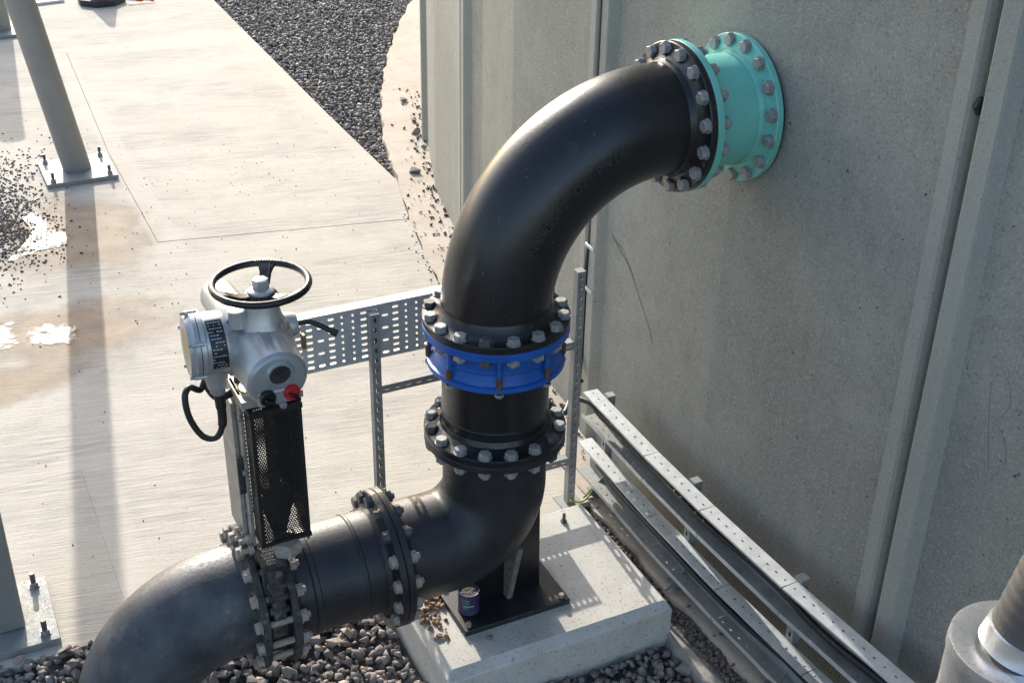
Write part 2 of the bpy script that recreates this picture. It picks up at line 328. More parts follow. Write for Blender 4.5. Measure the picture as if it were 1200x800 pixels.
    def build(s, name, material, parent=None, ang=35, bevel=0., seg=2):
        ob = bpy.data.objects.new(name, s.mesh(name, ang)); ob.data.materials.append(M[material] if isinstance(material, str) else material)
        COL.objects.link(ob)
        if parent: ob.parent = parent; ob.matrix_parent_inverse = Matrix.Translation(-parent.location) if parent.type == 'EMPTY' else Matrix.Identity(4)
        if bevel:
            bm = ob.modifiers.new('bevel', 'BEVEL'); bm.width = bevel; bm.segments = seg; bm.limit_method = 'ANGLE'; bm.angle_limit = math.radians(40)
        return ob
def link(name, me, parent=None, loc=(0,0,0), rot=None, scale=None):
    ob = bpy.data.objects.new(name, me); COL.objects.link(ob)
    mw = Matrix.LocRotScale(Vector(loc), rot, scale)
    if parent: ob.parent = parent; ob.matrix_parent_inverse = Matrix.Translation(-parent.location) if parent.type == 'EMPTY' else Matrix.Identity(4)
    ob.matrix_basis = mw
    return ob
def tag(o, label=None, cat=None, group=None, kind=None):
    if label: o['label'] = label
    if cat: o['category'] = cat
    if group: o['group'] = group
    if kind: o['kind'] = kind
    return o
def thing(name, label, cat, loc=(0,0,0), group=None):
    e = bpy.data.objects.new(name, None); COL.objects.link(e); e.location = loc; e.empty_display_size = .05
    return tag(e, label, cat, group)
def axrot(ax, spin=0.):     # rotation taking +Z to ax
    return Vector(ax).to_track_quat('Z', 'Y') @ Matrix.Rotation(spin, 3, 'Z').to_quaternion()
def spline(pts, n=10):      # Catmull-Rom
    P = [np.asarray(p, float) for p in pts]; P = [2*P[0]-P[1]] + P + [2*P[-1]-P[-2]]; out = []
    for i in range(1, len(P)-2):
        for k in range(n):
            t = k/n; a, b, c, d = P[i-1:i+3]
            out.append(.5*((2*b)+(c-a)*t+(2*a-5*b+4*c-d)*t*t+(3*b-a-3*c+d)*t**3))
    out.append(P[-2]); return out

# wall geometry
RW = 17.1; UC = 18.18; WC = np.array([UC, 0.])
def wp(a, off=0., z=0.):        # point on the tank wall, a in degrees (negative = away from the camera)
    q = math.radians(180+a); return np.array([UC+(RW+off)*math.cos(q), (RW+off)*math.sin(q), z])

# ================================================================== SETTING
g = MB().box((-60, -40, -.32), (60, 90, -.16)).build('ground', 'earth'); tag(g, 'dark gravelly ground around the tank and the concrete path', 'ground', kind='structure')
J0 = -3.93; JP = 7.85
def fw_(v): return np.interp(v, [-3, .5, 3, 3.5, 5, 5.6, 7.5, 8.5, 10, 14], [.265, .275, .29, .29, .31, .36, .42, .46, .56, .60])
ring_o = []; ring_i = []
for a in np.arange(-62, 40.01, .4):
    v = wp(a)[1]; wob = .012*math.sin(a*3.1)+.010*math.sin(a*7.7+1)
    ring_o.append(wp(a, fw_(v)+wob)); ring_i.append(wp(a, -.6))
mb = MB(); k = len(ring_o)
mb.add([(*p[:2], -.005) for p in ring_o] + [(*p[:2], -.005) for p in ring_i] + [(*p[:2], -.25) for p in ring_o],
       [(i, i+1, k+i+1, k+i) for i in range(k-1)] + [(i, 2*k+i, 2*k+i+1, i+1) for i in range(k-1)])
ft = mb.build('tank_footing', 'footing'); tag(ft, 'pale cream concrete footing ring at the foot of the tank wall', 'footing', kind='structure')
def foot_edge(v0, v1, n, extra=.004):
    out = []
    for v in np.linspace(v0, v1, n):
        off = fw_(v)+extra; out.append((UC-math.sqrt((RW+off)**2-v*v), v))
    return out
path = thing('concrete_path', 'pale brushed concrete path cast in bays beside the tank', 'path'); path['kind'] = 'structure'
def bay(poly, z=0.):
    b = MB().prism(poly, -.22, z).build('slab_bay', 'slab', path, ang=30); bm = bmesh.new(); bm.from_mesh(b.data)
    bmesh.ops.triangulate(bm, faces=[f for f in bm.faces if len(f.verts) > 4]); bm.to_mesh(b.data); bm.free(); return b
gp = .0016
bay([(-14, 9.9+gp), (-.9, 9.5+gp), (-.35, 9.435+gp), (1.515, 9.075+gp), (1.56, 12), (1.75, 22), (2.0, 60), (-14, 60)])
bay([(-.35+gp, 9.435-gp), (-.49+gp, 6.4), (-.50+gp, 4.525+gp), (1.27, 4.185+gp)] + [(x-.0, y) for x, y in foot_edge(4.25, 4.95, 6)] + [(1.475, 5.0), (1.48, 6.7), (1.515, 9.075-gp)], .002)
bay([(-14, 9.9-gp), (-14, 1.70+gp), (-1.470+gp*.2, 1.90+gp), (-1.470+gp*.2, .56)] + foot_edge(.56, 4.15, 24) + [(1.27, 4.185-gp), (-.50-gp, 4.525-gp), (-.49-gp, 6.4), (-.35-gp, 9.435-gp), (-.9, 9.5-gp)])
bay([(-14, 1.70-gp), (-1.470-gp*.2, 1.90-gp), (-1.470-gp*.2, .56), (-14, .62)], .0005)
# gravel pit in front: kerb and dirt strip that follow the tank
mb = MB(); K = [wp(a, .335+.010*math.sin(a*4.3)+.006*math.sin(a*11)) for a in np.arange(-1.6, 14, .2)]; K2 = [wp(a, .400+.014*math.sin(a*3.7+1)+.008*math.sin(a*9.1)) for a in np.arange(-1.6, 14, .2)]; k = len(K)
vs = [(*p[:2], -.055) for p in K] + [(*p[:2], -.075) for p in K2] + [(*p[:2], -.3) for p in K] + [(*p[:2]-np.array([.03, 0]), -.3) for p in K2]
mb.add(vs, [(k+i, k+i+1, i+1, i) for i in range(k-1)] + [(i+1, 2*k+i+1, 2*k+i, i) for i in range(k-1)] + [(k+i, 3*k+i, 3*k+i+1, k+i+1) for i in range(k-1)] + [(0, 2*k, 3*k, k)])
tag(mb.build('gravel_kerb', 'kerb', bevel=.01), 'rough narrow concrete haunch between the gravel and the tank footing', 'kerb', kind='structure')
mb = MB(); A1 = [wp(a, .24) for a in np.arange(-2.2, 14, .35)]; A2 = [wp(a, .36) for a in np.arange(-2.2, 14, .35)]; k = len(A1)
mb.add([(*p[:2], -.03) for p in A1]+[(*p[:2], -.05) for p in A2], [(k+i, k+i+1, i+1, i) for i in range(k-1)])
tag(mb.build('dirt_strip', 'dirt'), 'dark dirt strip between the tank footing and the gravel', 'dirt', kind='structure')
def gz(u, v):
    sm = lambda x, a, b: (lambda t: t*t*(3-2*t))(np.clip((x-a)/(b-a), 0, 1))
    return -.135 + .11*sm(v, .05, .5)*sm(-np.asarray(u), .45, 1.1) + .012*np.sin(np.asarray(u)*5)*np.cos(np.asarray(v)*6)
gx, gy = np.arange(-6, 1.65, .08), np.append(np.arange(-8, .5, .08), .585)
mb = MB(); mb.add([(x, y, float(gz(x, y))-.012) for y in gy for x in gx], [(j*len(gx)+i, j*len(gx)+i+1, (j+1)*len(gx)+i+1, (j+1)*len(gx)+i) for j in range(len(gy)-1) for i in range(len(gx)-1)])
bed = mb.build('gravel_bed', 'earth'); tag(bed, 'dark bed of loose gravel under the pipework', 'gravel bed', kind='structure')

# ------------------------------------------------------------------ stones
def stone_variants(n, sub=1):
    out = []
    for i in range(n):
        bm = bmesh.new(); r = np.random.default_rng(100+i)      # angular crushed stone: hull of a few random points
        q = r.normal(size=(11, 3)); q /= np.linalg.norm(q, axis=1)[:,None]; q *= r.uniform(.78, 1.1, (11, 1)); q *= np.array([1, r.uniform(.62, .92), r.uniform(.45, .72)])
        for p in q: bm.verts.new(p)
        hl = bmesh.ops.convex_hull(bm, input=bm.verts)
        bmesh.ops.delete(bm, geom=[v for v in bm.verts if not v.link_faces], context='VERTS'); bmesh.ops.triangulate(bm, faces=bm.faces); bmesh.ops.recalc_face_normals(bm, faces=bm.faces)
        bm.verts.index_update(); V = np.array([v.co[:] for v in bm.verts])
        F = np.array([[v.index for v in f.verts] for f in bm.faces]); bm.free(); out.append((V, F))
    return out
SV = stone_variants(14)
def rand_rot(n, rng, tilt=.5):
    yaw = rng.uniform(0, 2*PI, n); ax = rng.normal(size=(n, 2))*tilt
    cz, sz = np.cos(yaw), np.sin(yaw); Z = np.zeros((n, 3, 3)); Z[:,0,0] = cz; Z[:,0,1] = -sz; Z[:,1,0] = sz; Z[:,1,1] = cz; Z[:,2,2] = 1
    X = np.zeros((n, 3, 3)); c, s_ = np.cos(ax[:,0]), np.sin(ax[:,0]); X[:,0,0] = 1; X[:,1,1] = c; X[:,1,2] = -s_; X[:,2,1] = s_; X[:,2,2] = c
    Y = np.zeros((n, 3, 3)); c, s_ = np.cos(ax[:,1]), np.sin(ax[:,1]); Y[:,1,1] = 1; Y[:,0,0] = c; Y[:,0,2] = s_; Y[:,2,0] = -s_; Y[:,2,2] = c
    return X@Y@Z
def stones(name, pts, size, material, rng, tilt=.5, parent=None):
    n = len(pts); R = rand_rot(n, rng, tilt); var = rng.integers(0, len(SV), n); VV = []; FF = []; o = 0
    for k in range(len(SV)):
        ids = np.where(var == k)[0]
        if not len(ids): continue
        V, F = SV[k]; X = np.einsum('nij,vj->nvi', R[ids], V)*size[ids][:,None,None] + pts[ids][:,None,:]
        VV.append(X.reshape(-1, 3)); FF.append((F[None] + (np.arange(len(ids))*len(V))[:,None,None]).reshape(-1, 3) + o); o += len(ids)*len(V)
    V = np.concatenate(VV).astype(np.float32); F = np.concatenate(FF).astype(np.int32)
    me = bpy.data.meshes.new(name); me.vertices.add(len(V)); me.vertices.foreach_set('co', V.ravel()); me.loops.add(F.size); me.loops.foreach_set('vertex_index', F.ravel())
    me.polygons.add(len(F)); me.polygons.foreach_set('loop_start', np.arange(len(F), dtype=np.int32)*3); me.polygons.foreach_set('loop_total', np.full(len(F), 3, dtype=np.int32)); me.update(calc_edges=True)
    me.materials.append(M[material]); ob = bpy.data.objects.new(name, me); COL.objects.link(ob)
    if parent: ob.parent = parent
    return ob
def scatter(x0, x1, y0, y1, cell, rng, jit=.5):
    X, Y = np.meshgrid(np.arange(x0, x1, cell), np.arange(y0, y1, cell)); P = np.stack([X.ravel(), Y.ravel()], 1); return P + rng.uniform(-jit, jit, P.shape)*cell
def walldist(P): return np.hypot(P[:,0]-UC, P[:,1]) - RW
# near gravel
P = np.concatenate([scatter(-3.6, 1.25, -2.2, .575, .040, RNG), scatter(-2.6, 1.2, -1.6, .57, .05, RNG)])
keep = (walldist(P) > .415) & ~((P[:,0] > -.40) & (P[:,0] < .735) & (P[:,1] > -.39) & (P[:,1] < .5)) & ~((np.hypot(P[:,0]+1.6, P[:,1]) < .2))
P = P[keep]; size = RNG.uniform(.015, .036, len(P))*np.where(RNG.random(len(P)) < .10, 1.4, 1.); z = gz(P[:,0], P[:,1]) + RNG.uniform(-.005, .03, len(P))
P3 = np.column_stack([P, z])
big = np.where((size > .030) & (P[:,0] > -2.2) & (P[:,1] > -1.0))[0]; big = big[np.argsort(-(size[big]+z[big]))][:280]
mask = np.ones(len(P), bool); mask[big] = False
gs = stones('loose_gravel', P3[mask], size[mask], 'stone', RNG); tag(gs, 'brownish grey angular gravel lying under and before the black pipes', 'gravel', kind='stuff')
smesh = []
for V, F in SV:
    me = bpy.data.meshes.new('gravel_stone'); me.from_pydata(V.tolist(), [], F.tolist()); me.materials.append(M['stone']); smesh.append(me)
for i in big:
    ob = link('gravel_stone', random.choice(smesh), None, (0,0,0)); ob.parent = bed
    ob.location = (P3[i,0], P3[i,1], P3[i,2]+.012); ob.scale = (size[i]*1.12,)*3; ob.rotation_euler = (random.gauss(0, .4), random.gauss(0, .4), random.uniform(0, 6.28))
# far dark chippings right of the path
P = np.concatenate([scatter(1.4, 5.2, 4.6, 14, .043, RNG), scatter(1.4, 4.6, 4.6, 12, .06, RNG)]); wd = walldist(P)
edge = np.interp(P[:,1], [4.6, 5, 9.07, 14], [1.40, 1.485, 1.52, 1.6]); foot = fw_(P[:,1])
P = P[(P[:,0] > edge+.01) & (wd > foot+.005)]
fg = stones('dark_chippings', np.column_stack([P, -.07+RNG.uniform(0, .04, len(P))]), RNG.uniform(.017, .034, len(P)), 'stone_dark', RNG); tag(fg, 'dark grey chippings filling the gap between path and tank footing', 'gravel', kind='stuff')
bedf = MB().box((1.3, 4.5, -.3), (14, 60, -.085)).build('chipping_bed', 'earth'); tag(bedf, 'dark ground under the chippings beyond the path', 'gravel bed', kind='structure')
# grit: patch round the left column, wall foot, strip by the plinth, sprinkle on the path
def blob(n, cx, cy, sx, sy): return np.column_stack([RNG.normal(cx, sx, n), RNG.normal(cy, sy, n)])
lp = np.concatenate([blob(2600, -1.95, 5.4, .22, .5), blob(1900, -1.62, 5.35, .20, .42), blob(700, -1.42, 5.25, .18, .36), blob(260, -1.30, 6.3, .16, .28), blob(60, -1.05, 6.5, .25, .35)])
lp = lp[(lp[:,0] < -1.0+.25*RNG.random(len(lp)))]
sp = np.column_stack([RNG.uniform(-1.8, 1.4, 260), RNG.uniform(.6, 9.5, 260)]); sp2 = np.concatenate([blob(130, .2, 5.3, .7, .6), blob(60, -.9, 4.3, .5, .5)])
wf = np.array([wp(a, abs(RNG.normal(0, .10))+.01)[:2] for a in RNG.uniform(-24, -3, 330)])
je = np.array([(x+RNG.normal(-.02, .03), y) for x, y in foot_edge(1.0, 4.3, 90)])
ds = np.array([wp(a, RNG.uniform(.27, .345))[:2] for a in RNG.uniform(-2.2, 8, 1100)])
df = np.array([wp(a, abs(RNG.normal(.0, .12))+.01)[:2] for a in RNG.uniform(-2.5, 7, 420)])
P = np.concatenate([lp, sp, sp2, wf, je, ds, df]); sz = np.concatenate([RNG.uniform(.006, .017, len(lp)), RNG.uniform(.003, .007, len(sp)), RNG.uniform(.004, .009, len(sp2)), RNG.uniform(.006, .020, len(wf)), RNG.uniform(.004, .012, len(je)), RNG.uniform(.008, .024, len(ds)), RNG.uniform(.004, .012, len(df))])
zz = np.concatenate([np.full(len(lp)+len(sp)+len(sp2), .002), np.full(len(wf)+len(je), .002), np.full(len(ds), -.036), np.full(len(df), .0)])
gr = stones('loose_grit', np.column_stack([P, zz]), sz, 'grit', RNG); tag(gr, 'dark loose grit sprinkled over the path and along the tank foot', 'grit', kind='stuff')
for (u, v, s_) in ((1.667, 5.03, .06), (2.24, 6.70, .05), (2.12, 6.15, .04), (2.02, 5.86, .045), (1.95, 5.50, .03), (1.56, 5.3, .03)):
    ob = link('wall_foot_stone', smesh[int(u*100) % 14]); ob.location = (u, v, .012); ob.scale = (s_, s_, s_); ob.rotation_euler = (.2, .1, u*9)
    tag(ob, 'loose dark stone lying on the cream footing near the far tank panels', 'stone', 'loose stones on the tank footing'); ob.data = ob.data
# puddles
def sheet(name, pts, z, material, n=6):
    q = [np.array(p) for p in pts]; q = spline(q + [q[0]], n*5)[:-1]; c = np.mean(q, 0); q = [c+(p-c)*(1+.035*math.sin(k*.42)+.03*math.sin(k*.97+1)+.02*math.sin(k*2.3)+.012*math.sin(k*4.1)) for k, p in enumerate(q)]
    n_ = len(q); q2 = [c+(p-c)*.6 for p in q]; q3 = [c+(p-c)*1.12 for p in q]
    ob = MB().add([(*c, z)] + [(*p, z) for p in q2+q3], [(0, i+1, (i+1) % n_+1) for i in range(n_)] + [(i+1, n_+i+1, n_+(i+1) % n_+1, (i+1) % n_+1) for i in range(n_)]).build(name, material)
    at = ob.data.attributes.new('depth', 'FLOAT', 'POINT'); at.data.foreach_set('value', [.62]+[.48]*n_+[0.]*n_); return ob
for lab, pts in (('bright puddle of water beside the gravel patch and leaning column', [(-1.324,5.444),(-1.188,5.40),(-1.138,5.061),(-1.037,4.871),(-1.116,4.703),(-1.321,4.672),(-1.497,4.616),(-1.361,4.888),(-1.287,5.094)]),
                 ('small bright oval puddle nearest the actuator on the path', [(-1.538,3.538),(-1.421,3.582),(-1.236,3.511),(-1.237,3.379),(-1.288,3.285),(-1.503,3.358)]),
                 ('bright puddle of water cut by the left picture edge', [(-1.665,3.75),(-1.565,3.646),(-1.614,3.454),(-1.74,3.35),(-2.3,3.3),(-2.4,3.6),(-2.0,3.8)])):
    tag(sheet('puddle', pts, .004, 'water'), lab, 'puddle', kind='structure')

# ================================================================== TANK
tank = thing('concrete_tank', 'large round grey tank of precast concrete wall panels', 'tank', (UC, 0, 0))
HT = 5.2
def panel_profile():
    """local: x = tangential (degrees along), r = offset outwards; one panel from joint 0 to JP"""
    ch = RW*math.radians(JP); e = .010
    pr = [(e, -.25), (e, .034), (e+.003, .040), (e+.008, .042), (.082, .042), (.090, .036), (.118, .0), (ch/2-.004, .028), (ch/2+.004, .028),
          (ch-.128, .002), (ch-.112, .003), (ch-.109, .036), (ch-.052, .036), (ch-.040, .028), (ch-.031, .008), (ch-e-.012, -.03), (ch-e, -.06), (ch-e, -.25)]
    return [(math.degrees(x/RW), r) for x, r in pr]
PR = panel_profile()
mb = MB(); n = len(PR)
def lp_(a, off, z):       # local to tank centre, panel starting at 0 deg towards positive a
    q = math.radians(180+a); # straight facets: radius corrected so that the surface is flat between the joint and the fold
    h = JP/2; t = a if a <= h else a-h; rr = RW*math.cos(math.radians(h/2))/math.cos(math.radians(t-h/2))
    return ((rr+off)*math.cos(q), (rr+off)*math.sin(q), z)
vs = [lp_(a, r, -.25) for a, r in PR] + [lp_(a, r, HT) for a, r in PR]
mb.add(vs, [(i, i+1, n+i+1, n+i) for i in range(n-1)] + [(n-1, 0, n, 2*n-1), tuple(range(n, 2*n)), tuple(range(n-1, -1, -1))])
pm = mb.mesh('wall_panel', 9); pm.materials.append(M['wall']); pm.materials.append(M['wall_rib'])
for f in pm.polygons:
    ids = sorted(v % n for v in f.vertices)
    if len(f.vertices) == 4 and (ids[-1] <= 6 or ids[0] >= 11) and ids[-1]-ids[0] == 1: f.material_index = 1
bmx = bmesh.new(); bmx.from_mesh(pm); bmesh.ops.recalc_face_normals(bmx, faces=bmx.faces); bmx.to_mesh(pm); bmx.free()
panels = {}
for k in range(-9, 7):
    ob = bpy.data.objects.new('wall_panel', pm); COL.objects.link(ob); ob.parent = tank; ob.rotation_euler = (0, 0, math.radians(J0+JP*k)); panels[k] = ob
mb = MB(); A = np.arange(J0-9*JP, J0+7*JP, JP/4); k = len(A)
mb.add([wp(a, -.05, z) for z in (-.25, HT-.02) for a in A], [(i, i+1, k+i+1, k+i) for i in range(k-1)]); jb = mb.build('joint_backing', 'dirt', tank); 
def wall_stroke(name, pts, w, material, parent, label=None):
    q = spline(pts, 6); mb = MB()
    L_ = [wp(a, .0, z) for a, z in q]
    # real thin ribbons proud of the facet surface
    vs = []
    for i, (a, z) in enumerate(q):
        a0, z0 = q[max(i-1, 0)]; a1, z1 = q[min(i+1, len(q)-1)]; dx = math.radians(a1-a0)*RW; dz = z1-z0; l = math.hypot(dx, dz); ox, oz = -dz/l*w/2, dx/l*w/2
        for s_ in (1, -1):
            aa = a+math.degrees(s_*ox/RW); t = (aa-J0) % JP; h = JP/2; tt = t if t <= h else t-h
            ch = RW*math.radians(JP); x = RW*math.radians(t); fold = .028*(1-abs(x-ch/2)/(ch/2-.118))
            rr = RW*math.cos(math.radians(h/2))/math.cos(math.radians(tt-h/2)) - RW
            vs.append(wp(aa, rr+max(fold, 0)+.0025, z+s_*oz))
    mb.add(vs, [(2*i, 2*i+1, 2*i+3, 2*i+2) for i in range(len(q)-1)])
    return mb.build(name, material, parent)
for pts in ([(4.93, 1.40), (4.80, 1.56), (4.71, 1.71)], [(4.71, 1.71), (4.80, 1.77), (4.95, 1.73), (5.0, 1.66), (4.85, 1.58)], [(4.84, 1.575), (5.02, 1.55), (5.12, 1.47), (5.05, 1.41), (4.93, 1.40)]):
    wall_stroke('chalk_mark', pts, .004, 'chalk', tank)
for pts in ([(-3.34, 1.245), (-3.15, 1.225), (-2.93, 1.217)], [(-3.32, 1.235), (-3.05, 1.20), (-2.7, 1.16), (-2.45, 1.11)], [(-2.9, 1.21), (-2.4, 1.08), (-1.95, .96), (-1.76, .88)]):
    wall_stroke('crayon_mark', pts, .004, 'crayon', tank)
mb = MB().tube([wp(3.86, .012, 2.555), wp(3.84, .014, 2.58), wp(3.86, .012, 2.61)], [.008, .016, .008], 10); mb.build('joint_hole_dark', 'rubber', tank)  # dark nub stands in for a shadowy hole in the joint
mb = MB().lathe((1.079, 0, 2.2245), (-1, 0, 0), [(-.02, .30), (.0, .325), (.006, .33), (.010, .318), (.008, .295), (.0, .285)], 64); mb.build('grout_collar', 'wall', tank)

# ================================================================== PIPEWORK
PRAD = .216; FR = .29; BC = .2625; ZA = 2.2245; ZL = .4992
def bolt_mesh(name, material, grip, nut=True):
    mb = MB(); h = .026
    mb.cyl((0,0,0), (0,0,1), .029, .004, 20)
    mb.lathe((0,0,.004), (0,0,1), [(0, .0255), (.017, .0255), (.0195, .022), (.0195, .0001)], 6)
    mb.cyl((0,0,-grip+.001), (0,0,1), .0135, grip, 10)
    if nut:
        mb.cyl((0,0,-grip-.004), (0,0,1), .029, .004, 20); mb.lathe((0,0,-grip-.004), (0,0,-1), [(0, .0265), (.022, .0265), (.024, .0235), (.024, .0135)], 6); mb.cyl((0,0,-grip-.040), (0,0,1), .0135, .038, 10, ch=.002)
    me = mb.mesh(name, 25); me.materials.append(M[material]); return me
BM = {(c, g_): bolt_mesh('bolt', c, g_) for c in ('bolt', 'bolt_dirty', 'bolt_dark') for g_ in (.060, .151)}
def bolts(parent, c, ax, mats, grip=.060, r=BC, n=16, name='bolt'):
    """c: centre of the head side face; ax: outward axis on the head side"""
    a, b, ax = basis(ax); c = np.asarray(c, float)
    for k in range(n):
        q = 2*PI*(k+.5)/n; p = c + r*(math.cos(q)*a + math.sin(q)*b); mt = mats(k, p) if callable(mats) else (mats if random.random() > .14 or grip == .03 or mats != 'bolt' else 'bolt_dark')
        me = BM.get((mt, grip))
        ob = link(name, me, parent, tuple(p), axrot(ax, random.uniform(0, 1.05)))
def flange(mb, c, ax, th=.03, hub=.05, fr=FR, pr=PRAD, ring=True):
    """plate whose face is at c, plate and hub extend along ax away from the face"""
    mb.lathe(c, ax, [(0, pr-.02), (0, fr-.004), (.004, fr), (th-.004, fr), (th, fr-.004), (th+.001, pr+.045), (th+.010, pr+.026), (th+hub*.45, pr+.010), (th+hub, pr+.001)], 96)
def arc(c, R, a0, a1, n=28):      # in the XZ plane; angle measured from +X
    return [(c[0]+R*math.cos(math.radians(a)), 0, c[1]+R*math.sin(math.radians(a))) for a in np.linspace(a0, a1, n)]
# upper bend
ub = thing('upper_pipe_bend', 'big glossy black iron bend curving from the blue coupling to the teal pipe', 'pipe', (0, 0, 1.509))
RB = .66
pth = [(0, 0, 1.53)] + arc((RB, ZA-RB), RB, 180, 90, 40) + [(.745, 0, ZA)]
MB().tube(pth, PRAD, 72, caps=False).build('bend_body', 'black', ub)
mb = MB(); flange(mb, (0, 0, 1.509), (0, 0, 1)); mb.build('lower_flange', 'black', ub)
mb = MB(); flange(mb, (.757, 0, ZA), (-1, 0, 0), hub=.045); mb.build('wall_side_flange', 'black', ub)
bolts(ub, (.727, 0, ZA), (-1, 0, 0), 'bolt'); bolts(ub, (0, 0, 1.539), (0, 0, 1), 'bolt')
# cast lettering on the bend
def cast_text(txt, a0, a1, beta, size, parent):
    n = len(txt)
    for i, chx in enumerate(txt):
        if chx == ' ': continue
        cu = bpy.data.curves.new('letter', 'FONT'); cu.body = chx; cu.size = size; cu.extrude = .005; cu.align_x = 'CENTER'; cu.align_y = 'CENTER'; cu.bevel_depth = .0006
        to = bpy.data.objects.new('letter', cu); COL.objects.link(to); bpy.context.view_layer.update()
        me = bpy.data.meshes.new_from_object(to.evaluated_get(bpy.context.evaluated_depsgraph_get())); bpy.data.objects.remove(to)
        am = a0+(a1-a0)*(i+.5)/n
        for v in me.vertices:
            rr = RB - PRAD*math.sin(math.radians(beta))
            al = math.radians(am) + v.co.x/rr; be = math.radians(beta) - v.co.y/PRAD
            o = Vector((-math.cos(al), 0, math.sin(al))); cc = Vector((RB, 0, ZA-RB)) + o*RB
            nrm = Vector((0, -1, 0))*math.cos(be) - o*math.sin(be)
            v.co = cc + nrm*(PRAD+v.co.z)
        me.materials.clear(); me.materials.append(M['cast']); link('cast_letter', me, parent)
cast_text('8MWE 45 DI PN16', 25, 69, -8, .05, ub)
# teal wall pipe
tw = thing('teal_wall_pipe', 'short turquoise flanged pipe fixed through the tank wall', 'pipe', (1.05, 0, ZA))
MB().lathe((.77, 0, ZA), (1, 0, 0), [(0, PRAD), (.30, PRAD)], 72).build('pipe_body', 'teal', tw)
mb = MB(); flange(mb, (.7575, 0, ZA), (1, 0, 0), hub=.03); mb.build('outer_flange', 'teal', tw)
mb = MB(); flange(mb, (1.05, 0, ZA), (-1, 0, 0), hub=.03); mb.build('wall_flange', 'teal', tw)
MB().lathe((1.05, 0, ZA), (1, 0, 0), [(0, .27), (.06, .27)], 48).build('gasket', 'rubber', tw)
bmw = bolt_mesh('bolt', 'bolt', .03, nut=False); BM[('bolt', .03)] = bmw
bolts(tw, (1.02, 0, ZA), (-1, 0, 0), 'bolt', grip=.03)
# blue flange adaptor
bc = thing('blue_coupling', 'bright blue flange coupling with tie rods under the big black bend', 'coupling', (0, 0, 1.33))
MB().lathe((0, 0, 1.508), (0, 0, -1), [(0, .2), (0, .286), (.004, .29), (.032, .29), (.036, .286), (.037, .252), (.05, .247), (.098, .245), (.106, .252), (.110, .250), (.112, .242), (.114, .20)], 96).build('socket_body', 'blue', bc)
MB().lathe((0, 0, 1.398), (0, 0, -1), [(0, .205), (0, .236), (.012, .246), (.044, .262), (.048, .273), (.066, .275), (.070, .271), (.072, .225), (.07, .2)], 96).build('gland_ring', 'blue', bc)
for k in range(8):
    q = math.radians(-112.5+45*k); x, y = .262*math.cos(q), .262*math.sin(q)
    rod = MB().cyl((x, y, 1.385), (0, 0, 1), .010, .095, 12).build('tie_rod', 'blue', bc)
    MB().cyl((x*1.018, y*1.018, 1.345), (0, 0, 1), .0115, .05, 12, ch=.003).build('rod_end', 'rust', bc)
    nb = MB().lathe((x, y, 1.327), (0, 0, -1), [(0, .018), (.014, .018), (.016, .015), (.016, .0001)], 6).build('nut', 'bolt', bc)
# vertical spool
vsp = thing('vertical_spool_pipe', 'short vertical black pipe between the blue coupling and the foot bend', 'pipe', (0, 0, 1.0))
MB().lathe((0, 0, 1.02), (0, 0, 1), [(0, PRAD), (.075, PRAD), (.080, PRAD+.004), (.088, PRAD+.004), (.093, PRAD), (.37, PRAD)], 72).build('pipe_body', 'black', vsp)
mb = MB(); flange(mb, (0, 0, 1.0005), (0, 0, 1), hub=.04); mb.build('lower_flange', 'black', vsp)
bolts(vsp, (0, 0, 1.03), (0, 0, 1), lambda k, p: 'bolt_dark' if k % 5 == 1 else 'bolt')
# duckfoot bend
db = thing('foot_bend', 'black duckfoot bend standing on a square base plate on the concrete plinth', 'pipe', (0, 0, .09))
R2 = .26
MB().tube([(0, 0, .98), (0, 0, ZL+R2+.01)] + arc((-R2, ZL+R2), R2, 0, -90, 30) + [(-.48, 0, ZL)], PRAD, 72, caps=False).build('bend_body', 'black_low', db)
mb = MB(); flange(mb, (0, 0, .9995), (0, 0, -1), hub=.03); mb.build('top_flange', 'black_low', db)
mb = MB(); flange(mb, (-.4995, 0, ZL), (1, 0, 0), hub=.03); mb.build('side_flange', 'black_low', db)
MB().box((-.21, -.17, .0885), (.30, .16, .116)).build('base_plate', 'black_low', db, bevel=.004)
MB().extr([(-.10, -.016, .115), (.225, -.016, .115), (.215, -.016, .62), (.10, -.016, .62), (-.10, -.016, .34)], (0, .032, 0)).build('foot_web', 'black', db, bevel=.004)
MB().extr([(.045, -.055, .115), (.045, .055, .115), (.045, .15, .46), (.045, -.15, .46)], (.026, 0, 0))  .build('foot_gusset', 'gussetdust', db, bevel=.004)
for u, v in ((-.18, -.14), (.27, -.14), (.27, .13), (-.18, .13)):
    MB().cyl((u, v, .116), (0, 0, 1), .012, .018, 8).build('anchor_stud', 'bolt_dirty', db)
# horizontal spool
hs = thing('horizontal_spool_pipe', 'black horizontal pipe length between the foot bend and the gate valve', 'pipe', (-.72, 0, ZL-.2))
MB().lathe((-.52, 0, ZL), (-1, 0, 0), [(0, PRAD), (.115, PRAD), (.12, PRAD+.004), (.128, PRAD+.004), (.133, PRAD), (.31, PRAD), (.315, PRAD+.005), (.335, PRAD+.005), (.34, PRAD), (.43, PRAD)], 72).build('pipe_body', 'black_low', hs)
mb = MB(); flange(mb, (-.5005, 0, ZL), (-1, 0, 0), hub=.03); mb.build('foot_side_flange', 'black_low', hs)
mb = MB(); flange(mb, (-.97, 0, ZL), (1, 0, 0), hub=.025); mb.build('valve_side_flange', 'black_dirty', hs)
bolts(hs, (-.53, 0, ZL), (-1, 0, 0), lambda k, p: 'bolt_dirty' if p[2] < ZL+.17 else 'bolt_dark')
